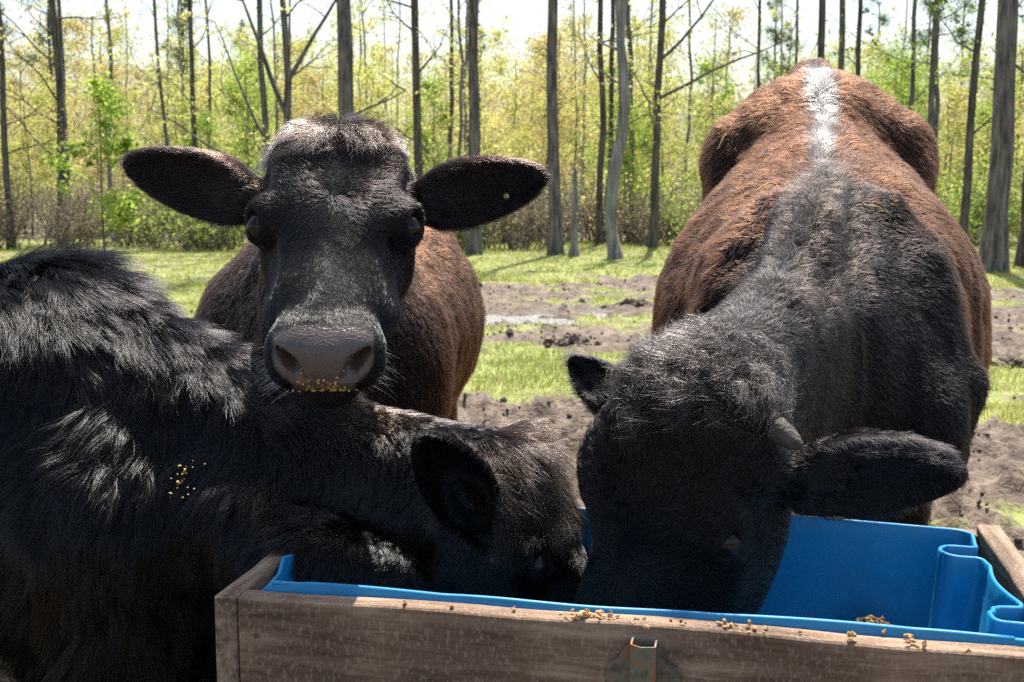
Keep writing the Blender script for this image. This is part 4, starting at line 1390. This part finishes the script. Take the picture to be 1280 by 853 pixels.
def wA_(P, n_):
    h = HA.inv(P)
    isH = (P[:, 1] < 2.24) & (h[:, 2] > -.24)
    w = np.where(isH, 1.0, .22)
    w = w * (1 - .97 * is_nose(h) * isH)
    ex_ = h - (np.array([.106 * SXA, .178, -.032]) + norm([.64, .06, .76]) * .034)*np.where(h[:, :1] < 0, np.array([-1, 1, 1]), np.array([1, 1, 1])); e = (ex_ ** 2 / np.array([.0165, .0175, .0125]) ** 2).sum(1)
    hm1 = ((h - hole)[:, :2] ** 2).sum(1) < .009 ** 2; hm2 = ((h - notch)[:, :2] ** 2).sum(1) < .014 ** 2
    return w * np.where(isH & (e < 1), .0, 1) * ~(hm1 | hm2)


def sA(P, n_):
    h = HA.inv(P); isH = (P[:, 1] < 2.24) & (h[:, 2] > -.24)
    earm = isH & (np.abs(h[:, 0]) > .165)
    poll = isH & ~earm; pw = (1 - smooth(.015, .085, h[:, 1] + .35 * np.abs(h[:, 0]) - .04 * vnoise(P, .03, 8))) * poll
    d = head_dir(h); d[:, 1] = mixv(d[:, 1], 1.6, pw); d[:, 0] = mixv(d[:, 0], np.sign(h[:, 0]) * .5 + h[:, 0] * 3, pw)
    ex = norm(np.stack([np.sign(h[:, 0]), h[:, 0] * 0 - .1, h[:, 0] * 0], -1)); d = np.where(earm[:, None], ex, d)
    dw = d @ HA.R
    bd = np.tile(np.array([[0, .35, -1.]]), (len(P), 1))
    dw = np.where(isH[:, None], dw, bd)
    back = smooth(2.5, 2.85, P[:, 1] + .5 * np.maximum(0, P[:, 0] + .35))
    L = np.where(isH, .011, mixv(.014, .026, back)); L = L + .032 * pw + np.where(earm, .004, 0)
    fore = smooth(.05, .10, h[:, 1]) * (1 - smooth(.17, .22, h[:, 1])) * poll
    L = L + .004 * fore
    sl = smooth(.18, .24, h[:, 1]) * isH * ~earm
    L = np.where(isH, L * (1 - .35 * smooth(.30, .44, h[:, 1])), L) + .016 * earm * smooth(.30, .18, np.abs(h[:, 0]))
    ed = np.sqrt(((np.abs(h[:, 0]) - .122 * SXA) ** 2) + (h[:, 1] - .18) ** 2 + (h[:, 2] + .02) ** 2); L = np.where(isH, L * (.35 + .65 * smooth(.025, .060, ed)), L)
    c = colA(P) * (1 + .5 * RNG.random((len(P), 1)))
    c = mixv(c, GREY[None] * .75, (.55 * pw * smooth(.0, .5, vnoise(P, .03, 2) + .45))[:, None])
    return dict(dir=dw, len=L, lift=np.where(isH, .26, .42) + .18 * pw - .14 * sl, clump=np.where(isH, .30, .5) + .55 * pw + .12 * fore - .15 * sl, cell=np.where(isH, .009, .016)[:, None] + .004 * pw[:, None],
                wave=.05 + .08 * pw + np.where(isH, 0, .12 * back), freq=full(P, 5), rad=np.where(isH, .00017, .0003) + .00005 * pw, col=c, droop=.25 + full(P, 0) + .5 * pw,
                swirl=.22 + .35 * pw, swirl_size=.05, scatter=.10 + .1 * pw - .04 * sl, rough=np.where(isH, .16, .40))


grow(VA, FcA, 250000, wA_, sA, cowA, "fur", 5, 21)

# whiskers and crumbs
rr = np.random.default_rng(4)
Wp, Wr = [], []
for k in range(110):
    s = rr.choice([-1, 1]); r0 = HA.pt((s * rr.uniform(.05, .09), rr.uniform(.44, .50), rr.uniform(-.11, -.03)))
    d = norm(np.array([s * 1.0, rr.uniform(-.2, .5), rr.uniform(-.8, .1)]) @ HA.R); L = rr.uniform(.015, .05)
    Wp.append([r0 + d * L * t + np.array([0, 0, -.25 * L * t * t]) for t in (0, .33, .66, 1)]); Wr.append([.00018, .00015, .0001, .00004])
strands("whiskers", np.array(Wp), np.array(Wr), M['fur'], cowA, np.tile([[.35, .3, .27]], (110, 1)), np.full(110, .3))

# ------------------------------------------------------------------ brown cow with lowered head (right)
HC = Frame(at(868, 487, 1.83), [-.46, -.165, -1.259], np.array([-.90, -1.10, .443]), 1.15)
SXC = 1.02
f_ax = axis([(-.12, .02, .016), (.02, .86, .0050), (.86, 1.6, .02)])
ya = axis([(1.5, 2.12, .0050), (2.12, 2.7, .016), (2.7, 4.5, .022)])
za = axis([(-.02, .14, .02), (.14, .95, .0050), (.95, 1.64, .018)])
FC = Field([f_ax, ya, za])
tail = at(1012, 97, 3.75)
dirB = norm(np.array([.235, 1.05, 0]))
sd_ = np.array([dirB[1], -dirB[0], 0])
wC = at(1022, 262, 2.62)       # top of the withers


def B(y, lat, z): return tuple(np.array([.72, 2.6, 0]) + dirB * (y - 2.6) / dirB[1] + sd_ * lat + np.array([0, 0, z]))


BF = Frame(B(2.6, 0, 0), dirB, (0, 0, 1))
bt = lambda y, lat, z: (lat, (y - 2.6) / dirB[1], z)
FC.seg(BF, bt(2.72, 0, .72), bt(3.05, 0, .74), (.30, .36), (.405, .42), k=.10)
FC.seg(BF, bt(3.0, 0, .75), bt(3.35, 0, .82), (.405, .42), (.34, .40), k=.12)
FC.seg(BF, bt(3.3, 0, .90), bt(3.78, 0, 1.10), (.28, .38), (.19, .33), k=.12)
for s in (-1, 1):
    FC.ell(BF, bt(3.38, s * .245, 1.205), (.045, .075, .06), k=.10)
    FC.ell(BF, bt(3.52, s * .12, 1.275), (.12, .24, .095), k=.12)             # hook bones
    FC.seg(BF, bt(3.38, s * .250, 1.205), bt(3.80, s * .12, 1.32), (.035, .07), (.05, .07), k=.10)
    FC.seg(BF, bt(3.38, s * .250, 1.205), bt(3.34, s * .02, 1.32), (.04, .045), (.05, .06), k=.08)
    FC.seg(BF, bt(3.42, s * .262, 1.18), bt(3.56, s * .24, .72), (.045, .14), (.08, .16), k=.07)     # thigh
    FC.ell(BF, bt(2.66, s * .205, .80), (.09, .17, .21), rot=None, k=.06)         # shoulder blade
    FC.seg(BF, bt(2.55, s * .26, .66), bt(2.68, s * .12, 1.06), (.06, .10), (.035, .06), k=.05)
    FC.ell(BF, bt(2.52, s * .22, .58), (.085, .17, .16), k=.08)                   # point of shoulder
FC.seg(BF, bt(2.66, 0, .985), bt(3.0, 0, 1.13), (.05, .07), (.06, .07), k=.12)
FC.seg(BF, bt(3.0, 0, 1.13), bt(3.45, 0, 1.33), (.05, .07), (.10, .08), k=.12)
FC.seg(BF, bt(3.45, 0, 1.33), bt(3.80, 0, 1.41), (.17, .08), (.09, .06), k=.10)
FC.ell(WORLD, tail, (.035, .09, .05), k=.10)
FC.seg(WORLD, tuple(tail + [0, .03, -.01]), tuple(tail + [.02, .13, -.5]), (.035, .035), (.02, .02), k=.05)
FC.seg(WORLD, tuple(tail + [.02, .13, -.5]), tuple(tail + [.02, .12, -.95]), (.02, .02), (.035, .035), k=.03)
FC.seg(BF, bt(2.5, 0, .66), bt(2.75, 0, .68), (.21, .27), (.27, .32), k=.10)
nk = HC.pt((0, -.01, -.10))
FC.seg(WORLD, B(2.62, 0, .79), tuple(nk), (.15, .21), (.105, .12), k=.08)
FC.seg(WORLD, B(2.50, 0, .62), tuple(HC.pt((0, .10, -.17))), (.10, .17), (.07, .08), k=.10)
FC.seg(WORLD, tuple(at(1032, 248, 2.68)), tuple(at(1005, 292, 2.42)), (.045, .06), (.056, .075), k=.03)     # crest
FC.seg(WORLD, tuple(at(1005, 292, 2.42)), tuple(at(962, 388, 2.10)), (.056, .075), (.05, .05), k=.04)
FC.seg(WORLD, tuple(at(960, 400, 2.10)), tuple(HC.pt((0, -.02, -.03))), (.05, .05), (.06, .06), k=.08)
head(FC, HC, SXC, 1.0, .62)
FC.ell(HC, (-.085, .23, -.12), (.05, .12, .085), k=.05)
FC.ell(HC, (.03, .12, .005), (.09, .10, .045), k=.06)
cam_l = HC.inv(CAMP[None])[0]
tR = HC.inv(at(1193, 598, 1.90)[None])[0]; tL = HC.inv(at(716, 450, 2.04)[None])[0]
s = np.sign(tR[0])
ear(FC, HC, s, np.array([s * .118, .075, -.060]), tR, norm(cam_l - tR) + np.array([0, .7, 0]), width=.074, thick=.027)
ear(FC, HC, -s, np.array([-s * .118, .065, -.065]), tL, norm(cam_l - tL) + np.array([s * 1.5, .4, 0]), width=.034, thick=.022)
for (y, lat, hind) in ((2.62, -.20, 0), (2.66, .20, 0), (3.75, -.22, 1), (3.70, .22, 1)):
    p = np.array(B(y, lat, 0))
    if hind: hoof_leg(FC, [p + [0, 0, .85], p + [0, -.14, .58], p + [0, .12, .42], p + [0, .06, 0]], [(.13, .20), (.09, .11), (.055, .065), (.042, .05)])
    else: hoof_leg(FC, [p + [0, 0, .55], p + [0, .03, .34], p], [(.09, .11), (.058, .062), (.042, .048)])
VC, FcC = FC.mesh()
VC = lumps(VC, FcC, lambda P: smooth(2.12, 2.3, P[:, 1]), .009, 13)
VC = lumps(VC, FcC, lambda P: (1 - smooth(2.05, 2.15, P[:, 1])), .0034, 63)


def headC(P):
    h = HC.inv(P)
    return (P[:, 1] < 2.13) & (h[:, 2] > -.26) & (h[:, 1] > -.10), h


def spineC(P):
    q_ = BF.inv(P)
    return q_[:, 0], (P[:, 1] - 0)


def colC(P):
    isH, h = headC(P); lat, y = spineC(P)
    lat = lat + .02 * vnoise(P, .15, 6)
    back = smooth(2.70, 2.92, y + 1.05 * np.abs(lat) + .08 * vnoise(P, .16, 12) + .03 * vnoise(P, .03, 17) - .10 * (1.0 - P[:, 2]))
    body = mixv(np.array([.0035, .0025, .0024])[None], BROWN[None], back[:, None])
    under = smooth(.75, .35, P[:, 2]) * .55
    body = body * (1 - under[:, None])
    # white stripe along the spine
    wdt = .021 + .006 * (y - 3) + .006 * vnoise(P, .12, 40)
    st = np.exp(-(np.abs(lat) / wdt) ** 2.6) * smooth(2.72, 3.05, y + .05 * vnoise(P, .05, 13)) * smooth(1.05, 1.15, P[:, 2])
    st = st * (1 - smooth(3.66, 3.74, y))
    body = mixv(body, WHITE[None], st[:, None])
    crest = np.exp(-((lat + .01) / .07) ** 2) * (1 - smooth(2.75, 2.9, y)) * smooth(.85, .95, P[:, 2])
    body = mixv(body, np.array([.009, .006, .0045])[None], (crest * .8)[:, None])
    tailc = smooth(3.7, 3.76, y); body = mixv(body, CHOC[None], tailc[:, None] * .6)
    n_ = .92 + .35 * vnoise(P, .03, 14)[:, None] + .35 * vnoise(P * np.array([1, .4, 1]), .05, 15)[:, None] + .3 * vnoise(P, .16, 16)[:, None]
    hc = np.tile(BLACK[None] * 1.05, (len(P), 1))
    return np.where(isH[:, None], hc, body) * n_


cowC = empty("cow", B(3.2, 0, 0), "large brown-backed cow with a white stripe down its spine, head lowered into the trough", "cow")
mesh_obj("body", VC, FcC, M['skin'], cowC, cols=skin_cols(VC, colC, HC))
eyes(HC, SXC, cowC)


def wC_(P, n_):
    isH, h = headC(P)
    w = np.where(isH, 1.0, .26)
    ex_ = h - (np.array([.106 * SXC, .178, -.032]) + norm([.64, .06, .76]) * .034)*np.where(h[:, :1] < 0, np.array([-1, 1, 1]), np.array([1, 1, 1])); e = (ex_ ** 2 / np.array([.0165, .0175, .0125]) ** 2).sum(1)
    return w * np.where(isH & (e < 1), 0, 1) * np.where(isH & (h[:, 1] > .45), 0.02, 1)


def sC(P, n_):
    isH, h = headC(P); lat, y = spineC(P)
    earm = isH & (np.abs(h[:, 0]) > .165)
    pol = isH & ~earm
    pw = (1 - smooth(.01, .10, h[:, 1] + .45 * np.abs(h[:, 0]) - .04 * vnoise(P, .03, 8))) * pol * smooth(-.12, -.03, h[:, 2])
    fore = (1 - smooth(.16, .24, h[:, 1])) * pol
    d = head_dir(h, (0, .27)); up = pol & (h[:, 1] < .26)
    d[:, 1] = mixv(d[:, 1], 1.2, pw)
    ex = norm(np.stack([np.sign(h[:, 0]), h[:, 0] * 0 + .1, h[:, 0] * 0], -1)); d = np.where(earm[:, None], ex, d)
    dw = d @ HC.R
    bd = dirB[None] * .8 + np.array([[0, 0, -.8]]) + sd_[None] * (np.clip(lat * 1.6, -.25, .25))[:, None]
    crest = np.exp(-((lat + .03) / .09) ** 2) * (1 - smooth(2.68, 2.80, y)) * smooth(.80, .92, P[:, 2]) * ~isH
    bd = bd + crest[:, None] * (n_ * 0 + np.array([[-.2, .2, .2]]) + np.stack([vnoise(P, .05, 61), vnoise(P, .05, 62), vnoise(P, .05, 63)], -1))
    dw = np.where(isH[:, None], dw, bd)
    back = smooth(2.70, 2.92, y + 1.05 * np.abs(lat))
    L = np.where(isH, .014, mixv(.014, .024, back)) + .036 * pw + .006 * fore + .028 * crest + np.where(earm, .010, 0)
    L = np.where(isH, L * (1 - .4 * smooth(.30, .44, h[:, 1])), L)
    ed = np.sqrt(((np.abs(h[:, 0]) - .122 * SXC) ** 2) + (h[:, 1] - .18) ** 2 + (h[:, 2] + .02) ** 2); L = np.where(isH, L * (.35 + .65 * smooth(.025, .060, ed)), L)
    c = colC(P) * (1 + .5 * RNG.random((len(P), 1)))
    c = mixv(c, GREY[None] * .6, (.6 * pw * (RNG.random(len(P)) < .5))[:, None])
    return dict(dir=dw, len=L, lift=np.where(isH, .24, .36) + .32 * pw + .5 * crest, clump=np.where(isH, .35, .45) + .62 * pw + .45 * fore + .4 * crest,
                cell=np.where(isH, .010, .018)[:, None] + .006 * pw[:, None],
                wave=.05 + .22 * pw + .12 * fore + .2 * crest, freq=5 + 3 * pw, rad=np.where(isH, .00018, .00034) + .00006 * pw, col=c, droop=.3 + full(P, 0),
                swirl=.22 + .75 * pw + .45 * fore + .5 * crest, swirl_size=.04, scatter=.07 + .02 * pw, rough=np.where(isH, .21, .32 + .2 * back))


grow(VC, FcC, 300000, wC_, sC, cowC, "fur", 5, 33)
# horn stubs
hm = noise_mat("horn", (.03, .024, .02), (.085, .07, .058), 40, .6, .4, 150)
for s_ in (-1,):
    a = HC.pt((s_ * .128, .012, -.015)); d = norm(np.array([s_ * 1.0, .30, .0]) @ HC.R)
    mb = MB().add(tube([a, a + d * .02, a + d * .036, a + d * .048, a + d * .054], [.020, .018, .014, .008, .003], 14, .04, 3)); mb.build("horn", hm, cowC)

# ------------------------------------------------------------------ shaggy black cow (left)
HB = Frame(at(627, 581, 2.10), at(808, 850, 2.07) - at(627, 581, 2.10), np.array([1.23, -.02, .915]), 1.0)
SXB = 1.0
f_ax = axis([(-2.9, -1.15, .03), (-1.15, -.35, .013), (-.35, .34, .0050)])
ya = axis([(1.72, 2.25, .0065), (2.25, 2.9, .016)])
za = axis([(-.02, .18, .02), (.18, .78, .0050), (.78, 1.3, .014)])
FB = Field([f_ax, ya, za])
FB.seg(WORLD, (-2.45, 2.55, .62), (-1.55, 2.45, .60), (.30, .31), (.36, .35), k=.12)
FB.seg(WORLD, (-1.6, 2.45, .60), (-1.0, 2.36, .60), (.36, .34), (.30, .33), k=.12)
FB.ell(WORLD, (-1.02, 2.34, .67), (.22, .22, .215), k=.12)
FB.ell(WORLD, (-.90, 2.28, .52), (.27, .24, .26), k=.12)
FB.ell(WORLD, (-1.35, 2.38, .42), (.40, .26, .26), k=.1)
FB.ell(WORLD, (-.86, 2.28, .36), (.20, .24, .22), k=.1)
for y in (2.14, 2.50):
    FB.ell(WORLD, (-1.02, y, .66), (.18, .09, .24), k=.1)
    FB.ell(WORLD, (-.86, y, .50), (.12, .09, .14), k=.1)
nb = HB.pt((0, .0, -.08))
FB.seg(WORLD, (-.95, 2.30, .675), (-.45, 2.18, .55), (.18, .27), (.14, .18), k=.1)
FB.seg(WORLD, (-.45, 2.18, .55), tuple(nb), (.14, .175), (.10, .115), k=.08)
FB.seg(WORLD, (-.85, 2.26, .52), tuple(HB.pt((0, .12, -.17))), (.07, .13), (.06, .07), k=.09)
FB.seg(WORLD, tuple(at(270, 640, 2.15)), tuple(at(392, 702, 2.00)), (.07, .09), (.050, .052), k=.09)
FB.seg(WORLD, tuple(at(392, 702, 2.00)), tuple(at(500, 725, 2.02)), (.050, .052), (.06, .06), k=.08)
head(FB, HB, SXB)
cam_l = HB.inv(CAMP[None])[0]
tN = HB.inv(at(528, 548, 1.86)[None])[0]
s = np.sign(cam_l[0])
ear(FB, HB, s, np.array([s * .115, .08, -.06]), tN, HB.inv((CAMP + [.3, 0, -.6])[None])[0] * 1.0 - tN, width=.060, thick=.026)
ear(FB, HB, -s, np.array([-s * .115, .08, -.06]), np.array([-s * .28, .02, -.08]), np.array([0, .6, .3]), width=.058)
for (x, y, hind) in ((-.78, 2.12, 0), (-.70, 2.40, 0), (-2.45, 2.38, 1), (-2.3, 2.72, 1)):
    if hind: FB.seg(WORLD, (x, y, .62), (x + .1, y, .42), (.14, .10), (.08, .07), k=.06); FB.seg(WORLD, (x + .1, y, .42), (x - .04, y, .28), (.07,), (.05,), k=.05); FB.seg(WORLD, (x - .04, y, .28), (x, y, .03), (.05,), (.042,), k=.04); FB.ell(WORLD, (x + .03, y, .03), (.07, .055, .045), k=.02)
    else: FB.seg(WORLD, (x, y, .50), (x + .01, y, .28), (.17,), (.115,), k=.08); FB.seg(WORLD, (x + .01, y, .28), (x + .02, y, .03), (.115,), (.052,), k=.04); FB.ell(WORLD, (x + .045, y, .03), (.07, .055, .045), k=.02)
VB, FcB = FB.mesh()
VB = lumps(VB, FcB, lambda P: 1 - smooth(-.5, -.3, P[:, 0]), .010, 23)


def headB(P):
    h = HB.inv(P)
    return (h[:, 1] > .0) & (h[:, 2] > -.2) & (P[:, 0] > -.36), h


def colB(P): return np.tile(np.array([[.0012, .001, .0011]]), (len(P), 1)) * (1 + .25 * vnoise(P, .04, 3)[:, None])


cowB = empty("cow", (-1.6, 2.4, 0), "shaggy long-haired black cow on the left, its neck stretched right into the trough", "cow")
mesh_obj("body", VB, FcB, M['skin'], cowB, cols=skin_cols(VB, colB, HB))
eyes(HB, SXB, cowB)


def wB_(P, n_):
    isH, h = headB(P)
    w = np.where(isH, 1.0, .55)
    ex_ = h - (np.array([.106 * SXB, .178, -.032]) + norm([.64, .06, .76]) * .034)*np.where(h[:, :1] < 0, np.array([-1, 1, 1]), np.array([1, 1, 1])); e = (ex_ ** 2 / np.array([.0165, .0175, .0125]) ** 2).sum(1)
    return w * np.where(isH & (e < 1), 0, 1)


def sB(P, n_):
    isH, h = headB(P)
    earm = (P[:, 0] > -.36) & (np.abs(h[:, 0]) > .155) & (h[:, 2] > -.25)
    pol = isH & ~earm
    pw = (1 - smooth(.07, .18, h[:, 1] + .15 * np.abs(h[:, 0]) - .03 * vnoise(P, .03, 8))) * smooth(-.12, -.05, h[:, 2]) * (P[:, 0] > -.36) * ~earm * (h[:, 1] > -.06)
    d = head_dir(h, (0, .2)); d[:, 1] = mixv(d[:, 1], 2.0, pw)
    ex = norm(np.stack([np.sign(h[:, 0]), h[:, 0] * 0 - .1, h[:, 0] * 0], -1)); d = np.where(earm[:, None], ex, d)
    dw = d @ HB.R
    top = smooth(.80, 1.0, P[:, 2] + .25 * smooth(-1.0, -.4, P[:, 0]))
    bd = np.stack([mixv(-.35, .85, top) + .3 * vnoise(P, .3, 71), 0 * top, -1 + 0 * top], -1)
    dw = np.where(isH[:, None] | earm[:, None], dw, bd)
    nk_ = smooth(-.45, -.28, P[:, 0])
    L = np.where(isH, .018, mixv(.115, .045, nk_)) ; L = np.where(earm, .014, L) + .065 * pw
    L = np.where(isH, L * (1 - .5 * smooth(.16, .40, h[:, 1])), L)
    L = np.where(~isH & ~earm, L * (.8 + .35 * vnoise(P, .12, 75)), L)
    ed = np.sqrt(((np.abs(h[:, 0]) - .122 * SXB) ** 2) + (h[:, 1] - .18) ** 2 + (h[:, 2] + .02) ** 2); L = np.where(isH, L * (.35 + .65 * smooth(.025, .060, ed)), L)
    c = colB(P) * (1 + .6 * RNG.random((len(P), 1)))
    neckbrown = np.exp(-((P[:, 0] + .30) / .10) ** 2) * top * ~isH
    c = mixv(c, np.array([.03, .018, .012])[None], (.5 * neckbrown + .25 * pw)[:, None])
    body = ~(isH | earm)
    return dict(dir=dw, len=L, lift=np.where(isH, .30, .22) + .20 * pw, clump=np.where(body, .75, .4) + .5 * pw,
                cell=np.where(body, .020, .010)[:, None] + .006 * pw[:, None],
                wave=np.where(body, .07, .05) + .05 * pw, freq=np.where(body, 5.5, 4), rad=np.where(body, .00036, .0002), col=c, droop=np.where(body, .9, .3), lockv=.45,
                swirl=np.where(body, .65, .2) + .2 * pw, swirl_size=.16, scatter=np.where(body, .06, .12), rough=np.where(body, .14, .2))


grow(VB, FcB, 280000, wB_, sB, cowB, "fur", 8, 44)

# crumbs stuck to coats and muzzle
cm = noise_mat("grain_husk", (.50, .30, .08), (.75, .52, .22), 90, .8)
def stick(V_, Fc_, H, test, cnt, parent, seed, s0=.0012, s1=.0028):
    rr = np.random.default_rng(seed)
    c = V_[Fc_].mean(1); nn = norm(np.cross(V_[Fc_[:, 2]] - V_[Fc_[:, 0]], V_[Fc_[:, 3]] - V_[Fc_[:, 1]]))
    ok = np.where(test(c, H.inv(c), nn))[0]; mb = MB()
    for i in rr.choice(ok, min(cnt, len(ok)), replace=False): mb.add(crumb(c[i] + nn[i] * .001, rr.uniform(s0, s1), rr))
    return mb.build("feed_crumbs", cm, parent, False)
stick(VA, FcA, HA, lambda c, h, n_: (h[:, 1] > .475) & (np.abs(h[:, 0]) < .062) & (h[:, 2] < -.03) & (h[:, 2] > -.105) & ((h[:, 2] < -.062) | (np.abs(h[:, 0]) < .03)), 30, cowA, 3, .0008, .003)
stick(VA, FcA, HA, lambda c, h, n_: (h[:, 1] > .46) & (np.abs(h[:, 0]) < .045) & (h[:, 2] < -.012) & (h[:, 2] > -.09), 75, cowA, 9, .001, .0028)


def surf_at(V_, Fc_, px, py):
    """skin point nearest the camera on a given line of sight (where bits of straw and grain have landed)"""
    d = at(px, py, 1.0) - CAMP; d = d / np.linalg.norm(d)
    r = V_ - CAMP; t = r @ d; off = np.linalg.norm(r - t[:, None] * d, axis=1)
    ok = off < .02
    return V_[np.where(ok)[0][np.argmin(t[ok])]]


rr = np.random.default_rng(17)
stm = noise_mat("straw", (.45, .33, .12), (.65, .52, .25), 60, .7)
for (px, py, L, a, lab) in ((893, 190, .10, 1.1, "bent piece of straw on the brown cow's hip, at the picture's left"), (1130, 235, .05, -.5, "short straw on the brown cow's flank, at the picture's right"), (935, 245, .07, .4, "thin straw lying left of the white stripe"), (1085, 262, .08, -.4, "thin straw lying on the right of the brown cow's shoulder")):
    p = surf_at(VC, FcC, px, py) + np.array([0, -.012, .024]); d = np.array([math.cos(a), .3, math.sin(a) * .8])
    mb = MB().add(tube([p, p + d * L * .5 + [0, 0, .008], p + d * L + [.01, 0, -.008]], [.0016, .0014, .0009], 5)); o = mb.build("straw", stm, None); tag(o, lab, "straw", "bits of straw on the brown cow's back")
mb = MB()
for k in range(26):
    try: p = surf_at(VB, FcB, 228 + rr.normal(0, 10), 598 + rr.normal(0, 14))
    except ValueError: continue
    mb.add(crumb(p + np.array([0, -.024, .008]), rr.uniform(.0010, .0032), rr))
o = mb.build("grain_husks", cm, None, False); tag(o, "scatter of yellow grain husks caught in the black cow's neck hair", "grain husks")
